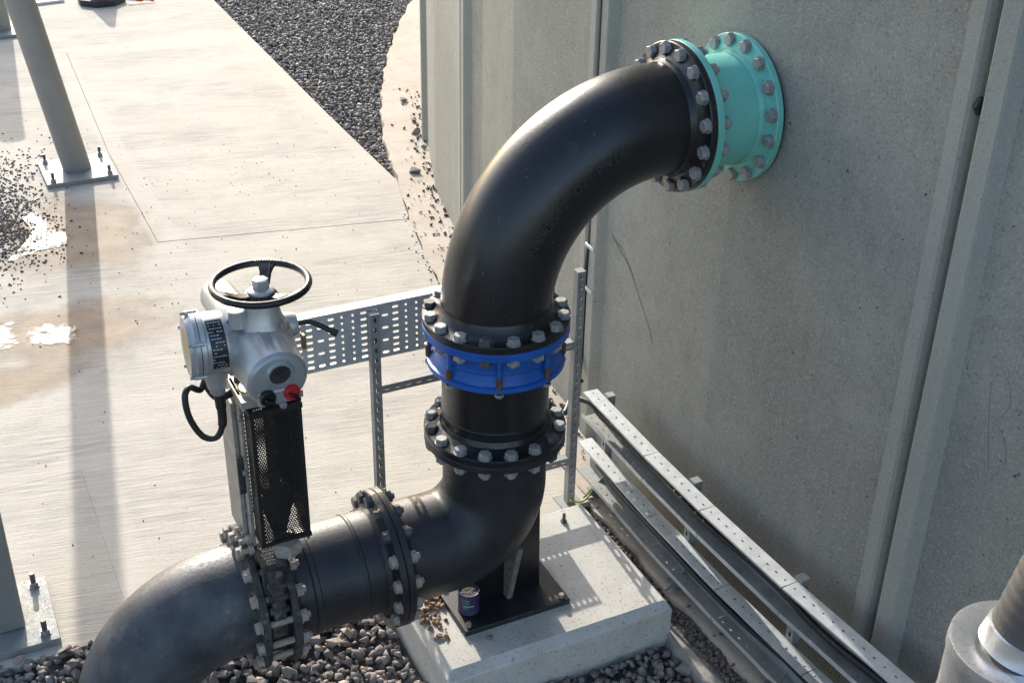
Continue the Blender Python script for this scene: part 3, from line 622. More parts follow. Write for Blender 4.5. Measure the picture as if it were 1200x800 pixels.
# buried bend
bb = thing('buried_pipe_bend', 'dusty black bend diving from the gate valve into the gravel', 'pipe', (-1.55, 0, -.15))
R3 = .43
MB().tube([(-1.08, 0, ZL), (-1.12, 0, ZL)] + arc((-1.14, ZL-R3), R3, 90, 180, 30) + [(-1.14-R3, 0, -.5)], PRAD+.002, 72, caps=False).build('bend_body', 'black_worn', bb)
mb = MB(); flange(mb, (-1.06, 0, ZL), (-1, 0, 0), hub=.025); mb.build('valve_side_flange', 'black_dirty', bb)
bolts(bb, (-1.09, 0, ZL), (-1, 0, 0), 'bolt_dirty', grip=.151)

# ================================================================== GATE VALVE
SU, SVV = -.95, -.147             # stem axis
gv = thing('knife_gate_valve', 'crusted black knife gate valve with tall perforated guard clamped between pipe flanges', 'valve', (-1.015, 0, ZL-.29))
MB().lathe((-.9705, 0, ZL), (-1, 0, 0), [(0, .2), (0, .222), (.012, .222), (.014, .238), (.075, .238), (.077, .222), (.089, .222), (.089, .2)], 64).build('valve_body', 'black_dirty', gv)
MB().box((-1.045, -.235, ZL+.10), (-.985, .20, .80)).build('gate_chest', 'black_dirty', gv, bevel=.006)
for v in (-.21, -.11, 0., .10):
    MB().box((-1.058, v-.012, ZL+.10), (-.972, v+.012, .775)).build('chest_rib', 'black_dirty', gv, bevel=.004)
MB().box((-1.06, -.245, .795), (-.97, .21, .822)).build('gland_plate', 'black_dirty', gv, bevel=.004)
MB().lathe((SU+.0, -.19, .823), (0, 0, 1), [(0, .0001), (0, .055), (.03, .06), (.052, .05), (.052, .0001)], 6).build('gland_nut', 'bolt_dirty', gv)
MB().box((-1.040, -.262, .53), (-.99, -.235, .80)).build('guide_bar', 'black_dirty', gv, bevel=.005)
for z in (.60, .66, .72): MB().box((-1.052, -.268, z), (-.978, -.240, z+.02)).build('guide_clamp', 'black_dirty', gv, bevel=.004)
# guard and yoke
U0, U1, VF, VB, Z0, Z1 = SU-.0925, SU+.0925, -.20, .02, .876, 1.456
hx = lambda i, j: (.0033, .0033)
MB().perf((U0, VF, Z0), (1,0,0), (0,0,1), U1-U0, Z1-Z0, 17, 62, hx, .0015, True, .012).build('guard_front', 'guard', gv)
MB().perf((U1, VF, Z0), (0,1,0), (0,0,1), VB-VF, Z1-Z0, 20, 62, hx, .0015, True, .010).build('guard_side', 'guard', gv)
MB().perf((U0, VF, Z0), (0,1,0), (0,0,1), .085, Z1-Z0, 7, 62, hx, .0015, True, .006).build('guard_side', 'guard', gv)
MB().perf((U0, VF+.001, Z1), (1,0,0), (0,1,0), U1-U0, .16, 17, 16, hx, .0015, True, .012).build('guard_top', 'guard', gv)
MB().perf((U0, VB, Z0), (1,0,0), (0,0,1), U1-U0, Z1-Z0, 17, 62, lambda i, j: (.0033, .0033), .0015, True, .012).build('guard_back', 'guard', gv)
for (a0, b0, a1, b1) in ((U0-.004, VF-.003, U1+.004, VF+.010), (U0-.004, VF+.010, U0+.010, VF+.1), (U1-.010, VF+.010, U1+.004, VF+.1)):
    MB().box((a0, b0, Z1-.016), (a1, b1, Z1+.004)).build('guard_rim', 'guard', gv)
    MB().box((a0, b0, Z0-.004), (a1, b1, Z0+.012)).build('guard_rim', 'guard', gv)
MB().box((U0-.016, -.112, .80), (U0-.003, .08, 1.49)).build('yoke_plate', 'steel', gv, bevel=.002)
MB().box((U0-.034, -.06, .81), (U0-.018, .13, 1.43)).build('yoke_plate', 'steel', gv, bevel=.002)
MB().box((U1+.004, -.13, .80), (U1+.016, .0, 1.49)).build('yoke_plate', 'steel', gv, bevel=.002)
MB().box((U0-.017, -.10, 1.06), (U0-.040, -.085, 1.22)).build('slide_bar', 'black_dirty', gv, bevel=.003)
for v, z in ((-.12, 1.40), (-.05, 1.40), (-.11, 1.16), (-.05, .95)):
    MB().lathe((U0-.016, v, z), (-1, 0, 0), [(0, .012), (.009, .012), (.009, .0001)], 6).build('screw', 'bolt', gv)
for v, z, l in ((-.12, .815, .05), (-.09, .84, .045), (-.05, .83, .05), (-.02, .85, .04)):
    MB().lathe((U0-.018, v, z), (-1, 0, 0), [(0, .020), (.014, .020), (.016, .017), (.016, .011), (l, .011), (l, .0001)], 6).build('yoke_bolt', 'bolt_dirty', gv)
MB().cyl((SU, -.09, .82), (0,0,1), .021, .72, 20).build('stem', 'black_dirty', gv)
MB().box((SU+.03, -.03, .96), (U1-.004, -.022, 1.45)).build('inner_plate', 'guard', gv)
MB().box((SU-.05, -.12, 1.02), (SU+.05, -.06, 1.07)).build('stem_block', 'black_dirty', gv, bevel=.004)
MB().extr([(SU-.02, -.11, .83), (SU+.02, -.11, .83), (SU+.07, -.11, 1.02), (SU-.07, -.11, 1.02)], (0, .02, 0)).build('gate_clevis', 'black_dirty', gv, bevel=.003)
MB().box((U0-.02, -.17, 1.462), (U1+.02, .02, 1.49)).build('yoke_head', 'steel', gv, bevel=.003)

# ================================================================== ACTUATOR
ac = thing('electric_actuator', 'light grey electric valve actuator with black handwheel on top of the gate valve', 'actuator', (SU, SVV, 1.49))
def A_(b, name, material, parent=ac, **k): return b.build(name, material, parent, **k)
A_(MB().lathe((SU-.01, -.10, 1.488), (0,0,1), [(0, .0001), (0, .085), (.018, .085), (.022, .068), (.05, .07), (.085, .105), (.11, .118), (.20, .118), (.24, .108), (.275, .085), (.285, .0001)], 56), 'gear_case', 'actuator')
A_(MB().lathe((SU, SVV+.02, 1.70), (0,0,1), [(0, .10), (.04, .094), (.10, .066), (.155, .058), (.16, .052), (.185, .05), (.185, .0001)], 48), 'wheel_neck', 'actuator')
# display cylinder, axis towards -Y, dipping slightly
ax = np.array([.03, -.99, -.10]); ax /= np.linalg.norm(ax); oc = np.array([SU-.020, -.085, 1.668])
A_(MB().lathe(oc, ax, [(-.05, .095), (.0, .118), (.008, .128), (.028, .128), (.030, .121), (.05, .120), (.222, .106), (.228, .105)], 64), 'display_cover', 'actuator')
A_(MB().lathe(oc, ax, [(.226, .106), (.230, .105), (.242, .094), (.243, .092), (.244, .0001)], 64), 'cover_face', 'actuator_dk')
for q in (58, 100): 
    pq = [oc + ax*t + (.1205-(t-.04)*.08)*(math.cos(math.radians(q))*np.array((1,0,0.)) + math.sin(math.radians(q))*np.array((0,0,1.))) for t in (.04, .21)]; A_(MB().tube(pq, .004, 8), 'cover_rib', 'actuator')
a_, b_, _ = basis(ax); fc = oc + ax*.244
def on_face(dx, dz, d=0.): 
    r = np.cross(ax, (0,0,1.)); r /= np.linalg.norm(r); up = np.cross(r, ax); return fc + r*(dx) + up*dz + ax*d
# r points to the viewer's right?
RR = np.cross(ax, (0,0,1.)); 
sg = 1. if RR[0] > 0 else -1.
def fp(dx, dz, d=0.): return on_face(sg*dx, dz, d)
A_(MB().lathe(fp(.004, .030), ax, [(-.01, .052), (.004, .050), (.010, .045), (.010, .038), (.002, .036), (.002, .0001)], 40), 'window_bezel', 'actuator_dk')
A_(MB().cyl(fp(.004, .030), ax, .0355, .005, 32), 'window_pane', 'glass')
A_(MB().obox(fp(-.006, -.060, -.004), RR, (0,0,1), ax, (.070, .030, .010)), 'knob_panel', 'actuator_dk', bevel=.012, seg=4)
for dx, mt in ((-.044, 'wheel'), (.042, 'redknob')):
    kb = A_(MB().lathe(fp(dx, -.052), ax, [(0, .029), (.016, .028), (.020, .025), (.020, .0001)], 28), 'selector_knob', mt); tag(kb, 'black selector knob' if dx < 0 else 'red selector knob')
    MB().obox(fp(dx+.004, -.056, .027), np.array(RR)*.8+np.array((0,0,-.5))*sg, (0,0,1), ax, (.023, .006, .010)).build('knob_grip', 'wheel', kb, bevel=.003)
A_(MB().lathe(fp(.010, -.098, -.02), ax, [(0, .014), (.03, .014), (.033, .011), (.033, .0001)], 6), 'cover_screw', 'bolt')
for q in (20, 75, 150, 215, 325):
    pq = oc + ax*.020 + .126*(math.cos(math.radians(q))*np.array(RR) + math.sin(math.radians(q))*np.array((0,0,1.)))
    A_(MB().cyl(pq - ax*.016, ax, .011, .034, 12, ch=.002), 'cover_screw', 'actuator_dk'); A_(MB().cyl(pq + ax*.018, ax, .006, .006, 6), 'screw_head', 'bolt')
# terminal housing, axis towards -X
tx = np.array([-.985, .06, .02]); tx /= np.linalg.norm(tx); ot = np.array([SU-.07, -.085, 1.70])
A_(MB().lathe(ot, tx, [(-.03, .07), (.02, .085), (.05, .105), (.065, .108), (.13, .108), (.134, .118), (.150, .118), (.152, .112)], 48), 'terminal_housing', 'actuator')
tc = A_(MB().lathe(ot, tx, [(.153, .10), (.153, .118), (.168, .118), (.172, .112), (.188, .104), (.19, .098), (.184, .0001)], 48), 'terminal_cover', 'actuator_dk')
MB().lathe(ot+tx*.186, tx, [(0, .088), (.002, .088), (.002, .0001)], 40).build('cover_label', 'yellowlabel', tc)
for q in range(5):
    qq = 2*PI*q/5+.5; a1, b1, _ = basis(tx); p = ot + tx*.14 + .116*(math.cos(qq)*a1+math.sin(qq)*b1)
    A_(MB().cyl(p, tx, .009, .04, 10), 'cover_screw', 'actuator_dk'); A_(MB().cyl(p+tx*.04, tx, .006, .014, 8), 'screw_head', 'bolt')
# name plate: a curved dark label facing the viewer
mb = MB(); a1 = np.array((0, -1., 0)); b1 = np.array((0, 0, 1.)); rr = .1095; tA = np.linspace(-28, 72, 16)
for side in (0,):
    vs = [ot + tx*s_ + rr*(math.cos(math.radians(t))*a1 + math.sin(math.radians(t))*b1) for t in tA for s_ in (.070, .124)]
    mb.add(vs, [(2*i, 2*i+2, 2*i+3, 2*i+1) for i in range(len(tA)-1)])
npl = A_(mb, 'name_plate', 'label')
rp = random.Random(3)
for i in range(15):        # unreadable fine print
    t0 = -25+i*6.4; mb = MB()
    s0 = .076; 
    while s0 < .116:
        l = rp.uniform(.003, .010)
        if rp.random() < .72:
            vs = [ot + tx*s_ + (rr+.0008)*(math.cos(math.radians(t))*a1 + math.sin(math.radians(t))*b1) for t, s_ in ((t0, s0), (t0, s0+l), (t0+1.6, s0+l), (t0+1.6, s0))]
            mb.add(vs, [(0,1,2,3)])
        s0 += l+.003
    if mb.v: mb.build('print_line', 'print', npl)
# conduit entry below the terminal housing, motor, caps
A_(MB().lathe(ot+tx*.10+np.array((0, -.01, -.06)), (0,0,-1), [(0, .05), (.05, .045), (.11, .034), (.112, .028), (.112, .0001)], 28), 'conduit_entry', 'actuator')
A_(MB().lathe(ot+tx*.10+np.array((0, -.01, -.17)), (0,0,-1), [(0, .027), (.022, .027), (.024, .022), (.03, .021), (.03, .0001)], 24), 'cable_gland', 'bolt')
A_(MB().lathe(ot+tx*.115+np.array((.0, .07, -.085)), (0,0,-1), [(0, .024), (.05, .024), (.052, .019), (.07, .019), (.07, .0001)], 24), 'cable_gland', 'brass')
A_(MB().lathe((SU-.075, -.06, 1.765), (-.12, .97, .12), [(-.06, .07), (.04, .07), (.05, .066), (.16, .064), (.185, .055), (.20, .03), (.203, .0001)], 40), 'motor_housing', 'actuator')
A_(MB().lathe((SU-.085, -.13, 1.775), (0,0,1), [(0, .034), (.055, .031), (.06, .031), (.062, .026), (.062, .0001)], 28), 'breather_cap', 'actuator')
A_(MB().lathe((SU+.055, -.205, 1.775), (.2,-.4,1), [(0, .018), (.012, .018), (.014, .011), (.03, .011), (.031, .0001)], 6), 'oil_plug', 'bolt_dirty')
A_(MB().lathe((SU+.07, -.10, 1.72), (1,-.2,.1), [(0, .05), (.04, .045), (.06, .035), (.06, .0001)], 28), 'clutch_boss', 'actuator')
lv = A_(MB().tube(spline([(SU+.12, -.125, 1.735), (SU+.16, -.135, 1.738), (SU+.19, -.15, 1.725), (SU+.235, -.175, 1.70)], 6), [.010]*18+[.012], 12), 'hand_lever', 'wheel')
MB().cyl((SU+.228, -.171, 1.704), (.78, -.42, -.43), .014, .024, 12).build('lever_tip', 'rubber', lv)
A_(MB().box((SU+.125, -.16, 1.645), (SU+.140, -.135, 1.70)), 'padlock', 'brass', bevel=.004)
# handwheel
WZ = 1.925; hw = np.array((SU, SVV, WZ))
ringp = [hw + .160*np.array((math.cos(q), math.sin(q), 0)) for q in np.linspace(0, 2*PI, 73)]
wheel = A_(MB().tube(ringp, .0125, 16, caps=False), 'handwheel', 'wheel')
MB().lathe(hw+np.array((0,0,-.062)), (0,0,1), [(0, .0001), (0, .055), (.012, .06), (.026, .052), (.034, .040), (.034, .0001)], 32).build('wheel_hub', 'wheel', wheel)
for k in range(3):
    q = math.radians(66+120*k); d = np.array((math.cos(q), math.sin(q), 0)); t = np.array((-d[1], d[0], 0))
    mb = MB(); prev = []
    prof = [(.035, -.040, .020), (.08, -.034, .019), (.115, -.016, .020), (.14, -.004, .027), (.160, .0, .040)]
    for r, z, w in prof:
        for sx, dz in ((-1, .006), (1, .006), (1, -.006), (-1, -.006)): prev.append(hw + d*r + t*w*sx + np.array((0,0,z+dz)))
    fs = [(4*i+j, 4*i+(j+1) % 4, 4*i+4+(j+1) % 4, 4*i+4+j) for i in range(len(prof)-1) for j in range(4)] + [(3,2,1,0), tuple(4*(len(prof)-1)+j for j in range(4))]
    mb.add(prev, fs).build('spoke', 'wheel', wheel, bevel=.003)
    mb = MB()
for q in np.radians(np.arange(50, 84, 3.4)):
    MB().obox(hw+.1625*np.array((math.cos(q), math.sin(q), .055)), (math.cos(q), math.sin(q), 0), (-math.sin(q), math.cos(q), 0), (0,0,1), (.011, .0022, .0035)).build('grip_notch', 'wheel', wheel)
cap = A_(MB().lathe(hw+np.array((0,0,-.03)), (0,0,1), [(0, .0001), (0, .045), (.006, .044), (.012, .034), (.014, .0001)], 28), 'cap_collar', 'actuator')
A_(MB().lathe(hw+np.array((0,0,-.018)), (0,0,1), [(0, .029), (.034, .027), (.036, .022), (.038, .0001)], 6, rot=.4), 'cap_nut', 'actuator')
tg = MB().tube(spline([hw+np.array((.075, .140, .012)), hw+np.array((.06, .10, .0)), hw+np.array((.045, .065, -.012)), hw+np.array((.042, .05, -.03))], 5), .0018, 6).build('cable_tie', 'wheel', wheel)
# actuator cables
cg = ot+tx*.10+np.array((0, -.01, -.195))
cab = MB().tube(spline([cg+np.array((0,0,.02)), cg+np.array((.004, -.004, -.06)), cg+np.array((0, -.01, -.13)), cg+np.array((-.025, -.01, -.175)), cg+np.array((-.07, 0, -.165)), cg+np.array((-.105, .015, -.09)), cg+np.array((-.11, .03, -.01)), cg+np.array((-.085, .055, .01)), cg+np.array((-.045, .075, -.02)), cg+np.array((-.02, .08, .03)), cg+np.array((-.018, .08, .06))], 8), [.019]*9+[.016]*8+[.0115]*64, 14)
cab.v = cab.v
tag(cab.build('control_cable', 'rubber'), 'black control cable looped under the grey actuator', 'cable')
tag(MB().tube(spline([ot+tx*.115+np.array((0, .07, -.15)), ot+tx*.12+np.array((0, .06, -.20)), ot+tx*.09+np.array((0, .04, -.245)), ot+tx*.02+np.array((0, .06, -.23)), ot+tx*.0+np.array((0, .09, -.17)), (SU-.06, .02, 1.50)], 8), .016, 14).build('power_cable', 'rubber'), 'thick black power cable hooked behind the actuator terminal housing', 'cable')
tag(MB().tube(spline([(SU-.115, -.12, 1.525), (SU-.09, -.155, 1.52), (SU-.06, -.16, 1.535), (SU-.045, -.15, 1.56)], 6), .004, 8).build('earth_wire', 'greenwire'), 'thin yellow green earth wire under the actuator display cover', 'wire')

# ================================================================== PLINTH, TIN
pl = MB(); ch = .032
x0, x1, y0, y1 = -.375, .715, -.365, .475
rings = [((x0, x1, y0, y1), -.25), ((x0, x1, y0, y1), .09-ch), ((x0+ch, x1-ch*.55, y0+ch*1.3, y1-ch*.6), .09)]
vs = [(a, b, z) for (p0, p1, q0, q1), z in rings for a, b in ((p0, q0), (p1, q0), (p1, q1), (p0, q1))]
pl.add(vs, [(3,2,1,0), (8,9,10,11)] + [(4*i+j, 4*i+(j+1) % 4, 4*i+4+(j+1) % 4, 4*i+4+j) for i in range(2) for j in range(4)])
tag(pl.build('concrete_plinth', 'plinth', bevel=.006), 'pale chamfered concrete plinth carrying the black foot bend', 'plinth')
tin = thing('paint_tin', 'small blue purple tin wedged under the black foot bend', 'tin', (-.135, -.04, .116))
MB().lathe((-.135, -.04, .1165), (0,0,1), [(0, .0001), (0, .046), (.004, .049), (.008, .047), (.10, .047), (.104, .049), (.108, .047), (.106, .042), (.095, .040), (.095, .0001)], 36).build('tin_body', 'tin', tin)
MB().cyl((-.135, -.04, .2115), (0,0,1), .0415, .004, 28).build('tin_dark_fill', 'earth', tin)  # dark disc stands in for the shaded inside of the tin
for i, (z, t0, t1) in enumerate(((.065, -150, -110), (.078, -150, -105), (.05, -145, -85), (.036, -150, -118))):
    mb = MB(); T = np.linspace(t0, t1, 7); z += .1165
    mb.add([(-.135+.0476*math.cos(math.radians(t)), -.04+.0476*math.sin(math.radians(t)), zz_) for t in T for zz_ in (z, z+(.004 if i == 2 else .008))], [(2*k, 2*k+2, 2*k+3, 2*k+1) for k in range(6)])
    mb.build('tin_print', 'print' if i == 2 else 'tingreen', tin)
# plinth litter
P = np.concatenate([blob(60, -.30, .02, .045, .09), blob(50, -.22, .12, .04, .05)]); P = P[(P[:,0] > -.36) & (P[:,0] < -.215)]
tag(stones('mud_crumbs', np.column_stack([P, np.full(len(P), .096)]), RNG.uniform(.008, .024, len(P)), 'mud', RNG), 'brown mud crumbs heaped on the plinth beside the base plate', 'mud', kind='stuff')
ob = link('pebble', smesh[3]); ob.location = (-.125, -.22, .098); ob.scale = (.022,)*3; tag(ob, 'single grey pebble lying on the plinth before the base plate', 'pebble')
pb = thing('anchor_bolt', 'lone short anchor bolt standing on the back corner of the plinth', 'bolt', (.55, .36, .09))
MB().cyl((.55, .36, .0895), (0,0,1), .008, .05, 10).build('rod', 'bolt_dark', pb); MB().lathe((.55, .36, .0905), (0,0,1), [(0, .016), (.012, .016), (.012, .008)], 6).build('nut', 'bolt_dark', pb)

# ================================================================== TRAY FRAME BEHIND THE PIPE
VFm = .60
def strut(mb, o, ex, ey, ez, L, w=.041, slot=(.0065, .014), pitch=.05):
    """slotted channel: slotted web facing -ey, two side walls; ez is the long direction"""
    ex, ey, ez = [np.asarray(e, float) for e in (ex, ey, ez)]; o = np.asarray(o, float)
    nn = max(1, int(L/pitch))
    mb.perf(o - ex*w/2, ex, ez, w, L, 1, nn, lambda i, j: slot, .0025)
    for s_ in (-1, 1):
        mb.obox(o + ex*s_*(w/2-.00125) + ey*w/2 + ez*L/2, ex, ey, ez, (.00125, w/2-.0015, L/2))
        mb.obox(o + ex*s_*(w/2-.006) + ey*(w-.00125) + ez*L/2, ex, ey, ez, (.0045, .00125, L/2))
    return mb
fr = thing('tray_support_frame', 'galvanised slotted channel frame standing behind the vertical pipe', 'frame', (.2, VFm, 0))
for u, h in ((-.294, 1.30), (.71, 1.30)):
    pst = strut(MB(), (u, VFm-.02, 0.003), (1,0,0), (0,1,0), (0,0,1), h).build('post', 'zinc_dull', fr)
    MB().box((u-.021, VFm-.0225, h+.003), (u+.021, VFm+.022, h+.006)).build('post_cap', 'zinc_dull', pst)
    MB().box((u-.06, VFm-.05, .0005), (u+.06, VFm+.06, .0045)).build('foot_plate', 'zinc_dull', pst)
for z in (.90, .24):
    strut(MB(), (-.272, VFm-.012, z+.021), (0,0,-1), (0,1,0), (1,0,0), .96).build('rail', 'zinc_dull', fr)
ct = thing('perforated_cable_tray', 'wide perforated galvanised cable tray standing on edge behind the actuator', 'cable tray', (-.2, VFm+.03, 1.06))
def tray_hole(i, j):
    c = i % 6
    if c in (1, 2): return (.006, .006)
    if c == 5: return None if j % 2 else (.015, .0055)
    return (.015, .0055)
TL, TR, TB, TT = -.80, .24, 1.06, 1.325
MB().perf((TL, VFm+.026, TB), (1,0,0), (0,0,1), TR-TL, TT-TB, 21, 8, tray_hole, .0018, False, .010).build('tray_base', 'zinc', ct)
for z in (TB, TT):
    MB().perf((TL, VFm+.027, z), (1,0,0), (0,1,0), TR-TL, .055, 15, 1, lambda i, j: (.008, .0035) if i % 2 else None, .0018).build('tray_flange', 'zinc', ct)
lt = thing('low_cable_tray', 'narrow perforated tray half hidden behind the foot bend flange', 'cable tray', (.28, VFm+.03, .28))
MB().perf((.06, VFm+.031, .285), (1,0,0), (0,0,1), .44, .19, 15, 5, lambda i, j: (.008, .007) if j in (0, 4) else None, .0018).build('tray_base', 'zinc', lt)
MB().perf((.06, VFm+.032, .285), (1,0,0), (0,1,0), .44, .05, 8, 1, lambda i, j: (.008, .0035), .0018).build('tray_flange', 'zinc', lt)
tag(MB().tube(spline([(.705, .575, .03), (.75, .56, .012), (.80, .57, .02), (.86, .60, .05)], 6), .005, 8).build('earth_strap', 'greenwire'), 'green yellow earth wire at the foot of the slotted post by the plinth', 'wire')

# ================================================================== WALL TRAYS
def wall_tray(name, label, zb, zt, angs, d0=.19, dep=.078):
    t = thing(name, label, 'cable tray', tuple(wp(angs[0], d0, zb)), 'cable trays along the tank wall')
    for a0, a1 in zip(angs[:-1], angs[1:]):
        p0, p1 = wp(a0, d0, zb), wp(a1, d0, zb); ex = p1-p0; L_ = np.linalg.norm(ex)-.003; ex /= np.linalg.norm(ex); ey = np.array((ex[1], -ex[0], 0.))
        if ey[0] > 0: ey = -ey           # outwards, away from the wall
        H = zt-zb; nx = int(L_/.036)
        MB().perf(p0, ex, (0,0,1), L_, H, nx, 5, lambda i, j: ((.008, .0038) if (j in (1, 3) and i % 2 == 0) or (j == 2 and i % 2) else None), .0016).build('tray_base', 'zinc_dull', t)
        for z in (0, H):
            MB().perf(p0 + np.array((0,0,z)) , ex, ey, L_, dep, int(L_/.055), 1, lambda i, j: (.008, .004) if i % 3 else (.0045, .0045), .0016).build('tray_flange', 'zinc' if z else 'zinc_dull', t)  # bottom flange set darker: the top flange's shade is put in its colour
            c = p0 + ex*L_/2 + ey*dep + np.array((0,0, z + (-.004 if z else .010))); MB().obox(c, ex, ey, (0,0,1), (L_/2, .0012, .005 if z else .011)).build('tray_lip', 'zinc', t)
    return t
wall_tray('upper_wall_tray', 'upper of the two galvanised trays on edge along the tank wall', .415, .56, [-2.35, -.35, 1.15, 3.0, 5.2, 7.6])
wall_tray('lower_wall_tray', 'lower of the two galvanised trays along the tank wall nearest the plinth', .075, .25, [-2.45, -.15, 1.7, 3.6, 5.6, 7.6])
for a, wd in ((-2.05, 'at the left end of the wall trays by the cable'), (.55, 'standing mid length behind the wall trays'), (3.0, 'nearest the picture bottom behind the wall trays')):
    ps = thing('tray_post', 'short galvanised slotted post ' + wd, 'post', tuple(wp(a, .165)), 'posts holding the wall trays')
    q = math.radians(180+a); n_ = np.array((math.cos(q), math.sin(q), 0)); t_ = np.array((-n_[1], n_[0], 0))
    strut(MB(), wp(a, .186, -.004), t_, -n_, (0,0,1), .575).build('channel', 'zinc_dull', ps)
    MB().obox(wp(a, .165, .573), t_, n_, (0,0,1), (.021, .021, .002)).build('channel_cap', 'zinc_dull', ps)
    MB().obox(wp(a, .18, -.001), t_, n_, (0,0,1), (.05, .06, .003)).build('foot_plate', 'zinc_dull', ps)
    MB().extr([wp(a, .186, .0)+t_*.02, wp(a, .30, .0)+t_*.02, wp(a, .19, .10)+t_*.02], t_*.004).build('gusset', 'zinc_dull', ps)
# cables in the trays
pts = [(.70, .66, .50)] + [wp(-2.5, .30, .50), wp(-2.2, .245, .515)] + [wp(a, .225+.012*math.sin(a*2), .52+.004*math.sin(a*3)) for a in np.arange(-1.9, 7.6, .6)]
pts = [np.asarray(q) - np.array((0, 0, .0 if k < 3 else .035)) for k, q in enumerate(pts)]
tag(MB().tube(spline(pts, 5), .015, 12).build('tray_cable', 'rubber'), 'black cable entering the upper wall tray from the slotted post', 'cable')
for i in (0, 2):
    o = [.215, .238, .222, .245][i]; zz_ = [.522, .505, .49, .478][i]
    tag(MB().tube(spline([wp(a, o+.006*math.sin(a*1.3+i), zz_-.012+.004*math.sin(a*2.1+i)) for a in np.arange(-1.6+.2*i, 7.6, .7)], 4), .010, 10).build('tray_cable', 'rubber'), 'black cable laid in the bundle inside the upper wall tray', 'cable', 'cables bundled in the upper wall tray')
for i in range(3):
    o = [.215, .235, .225][i]
    tag(MB().tube(spline([wp(a, o+.012*math.sin(a*1.1+i), .205-.020*i+.012*math.sin(a*1.7+i)) for a in np.arange(-2.3+.3*i, 7.6, .7)], 4), .011, 10).build('tray_cable', 'rubber'), 'black cable sagging inside the lower wall tray', 'cable', 'cables bundled in the lower wall tray')
# cable down the wall joint with clips
JA = J0+.02
wc = thing('joint_cable', 'thin black cable clipped down the tank panel joint behind the big bend', 'cable', tuple(wp(JA, .03, .4)))
MB().tube(spline([wp(JA+.03, .035, z) for z in (5.0, 3.5, 2.2, 1.5, 1.2)] + [wp(JA+.0, .045, 1.0), wp(JA-.06, .04, .8), wp(JA-.02, .04, .55), wp(JA+.05, .06, .42), wp(JA+.3, .10, .38), wp(JA+.8, .16, .47)], 8), .011, 10).build('cable_run', 'rubber', wc)
for z in (1.12, .88): MB().obox(wp(JA+.10, .036, z), (0,1,0), (1,0,0), (0,0,1), (.045, .016, .010)).build('cable_clip', 'zinc', wc, bevel=.003)

# ================================================================== COLUMNS
def column(label, base, lean, dia, half, h, plate_rot=0., square=False):
    e = thing('steel_column', label, 'column', base, 'grey steel columns standing on the path')
    bx, by, _ = base; d = np.array((lean[0], lean[1], 1.)); 
    c, s_ = math.cos(plate_rot), math.sin(plate_rot); exx = np.array((c, s_, 0)); eyy = np.array((-s_, c, 0))
    o = np.array((bx, by, 0))
    MB().obox(o + (0,0,.018), exx, eyy, (0,0,1), (half, half, .0165)).build('base_plate', 'zinc_dull', e, bevel=.003)
    if square: MB().obox(o + np.array((0,0,.035+h/2)), exx, eyy, (0,0,1), (dia/2, dia/2, h/2)).build('tube', 'column', e, bevel=.012, seg=3)
    else: MB().tube([o+np.array((0,0,.030)), o+d*h], dia/2, 40).build('tube', 'column', e)
    for sx, sy in ((-1,-1),(1,-1),(1,1),(-1,1)):
        p = o + (exx*sx + eyy*sy)*(half-.055) + (0,0,.0348)
        an = MB().cyl(p, (0,0,1), .012, .075, 12).build('anchor_rod', 'bolt_dark', e); MB().lathe(p, (0,0,1), [(0, .026), (.004, .026), (.004, .022), (.026, .022), (.026, .012)], 6).build('nut', 'bolt', an)
column('leaning round steel column with bolted base plate beside the puddle', (-.79, 6.10, 0), (-.155, .0), .215, .27, 4.6)
column('far round steel column half hidden behind the leaning column', (-.86, 10.45, 0), (-.03, .0), .215, .27, 1.5)
column('square steel column cut by the lower left picture edge', (-1.99, .84, 0), (0, 0), .20, .225, 4.2, 0., True)

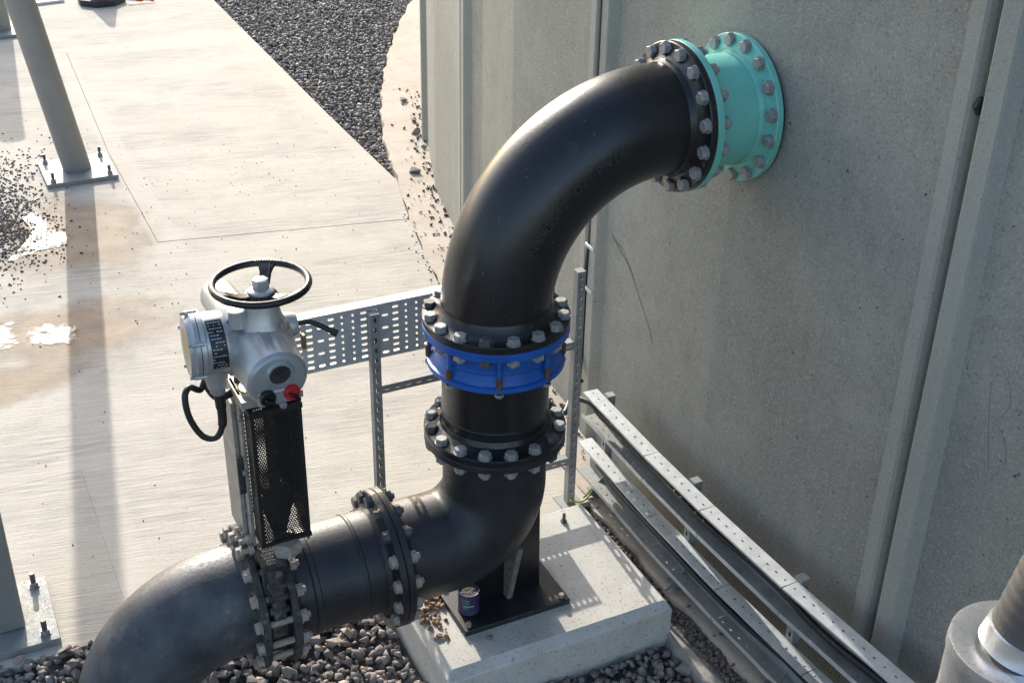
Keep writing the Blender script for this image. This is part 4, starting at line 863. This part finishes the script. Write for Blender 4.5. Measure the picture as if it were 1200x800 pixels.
# ================================================================== SMALL FAR THINGS
tcn = thing('traffic_cone', 'red traffic cone with black octagonal base at the picture top', 'cone', (.34, 11.3, 0))
mb = MB(); oc8 = [(.34+.275*math.cos(PI/8+k*PI/4)*1.0, 11.3+.275*math.sin(PI/8+k*PI/4)) for k in range(8)]
mb.prism(oc8, .003, .07).build('cone_base', 'coneblack', tcn, bevel=.012)
MB().lathe((.34, 11.3, .068), (0,0,1), [(0, .19), (.02, .17), (.03, .15), (.42, .03), (.42, .0001)], 40).build('cone_body', 'conered', tcn)
MB().lathe((.34, 11.3, .36), (0,0,1), [(-.16, .112), (-.16, .120), (-.06, .088), (-.06, .08)], 40).build('reflective_band', 'white', tcn)
tp = thing('barrier_tape', 'scrap of red and white barrier tape crumpled beside the traffic cone', 'tape', (.72, 11.1, 0))
for i, (mt, x) in enumerate((('white', .60), ('tapered', .68), ('white', .76), ('tapered', .80))):
    V_ = [(x+.09*ss, 11.08+.05*tt, .004+.03*abs(math.sin(7*(x+.09*ss)+3*tt))+.02*tt) for ss in np.linspace(0, 1, 5) for tt in np.linspace(0, 1, 4)]
    MB().add(V_, [(4*a+b, 4*a+4+b, 4*a+5+b, 4*a+1+b) for a in range(4) for b in range(3)]).build('tape_band', mt, tp)
tag(MB().prism([(-1.2, 11.35), (-.05, 11.46), (-.05, 12.4), (-1.2, 12.4)], .002, .03).build('pale_board', 'white', bevel=.003), 'white board lying flat on the path at the upper left', 'board')

# clad pipe lower right
cp = thing('clad_pipe', 'bright silver clad upright pipe end with dark wrapped pipe leaning out', 'pipe', (.348, -2.335, -.15)); CX, CY = .348, -2.335; CZ = 1.65; CR = .170
MB().lathe((CX, CY, -.14), (0,0,1), [(0, CR), (1.55, CR), (1.555, CR+.003), (1.575, CR+.003), (1.58, CR), (1.75, CR), (1.753, CR+.004), (1.765, CR+.004), (1.79, CR+.001), (1.792, CR-.008), (1.788, .12), (1.785, .085)], 72).build('cladding', 'silver', cp)
lean = np.array((.10, -.03, 1.)); lean = np.array((.16, -.10, 1.)); lean /= np.linalg.norm(lean)
MB().lathe((CX, CY, CZ-.005), lean, [(0, .105), (.02, .103), (.055, .100), (.058, .094)], 48).build('collar', 'silver', cp)
prof = [(-.06, .09)]
for k in range(26): prof += [(k*.035, .0905), (k*.035+.012, .0935), (k*.035+.030, .092)]
MB().lathe((CX, CY, CZ), lean, prof, 48).build('wrapped_pipe', 'pipewrap', cp)
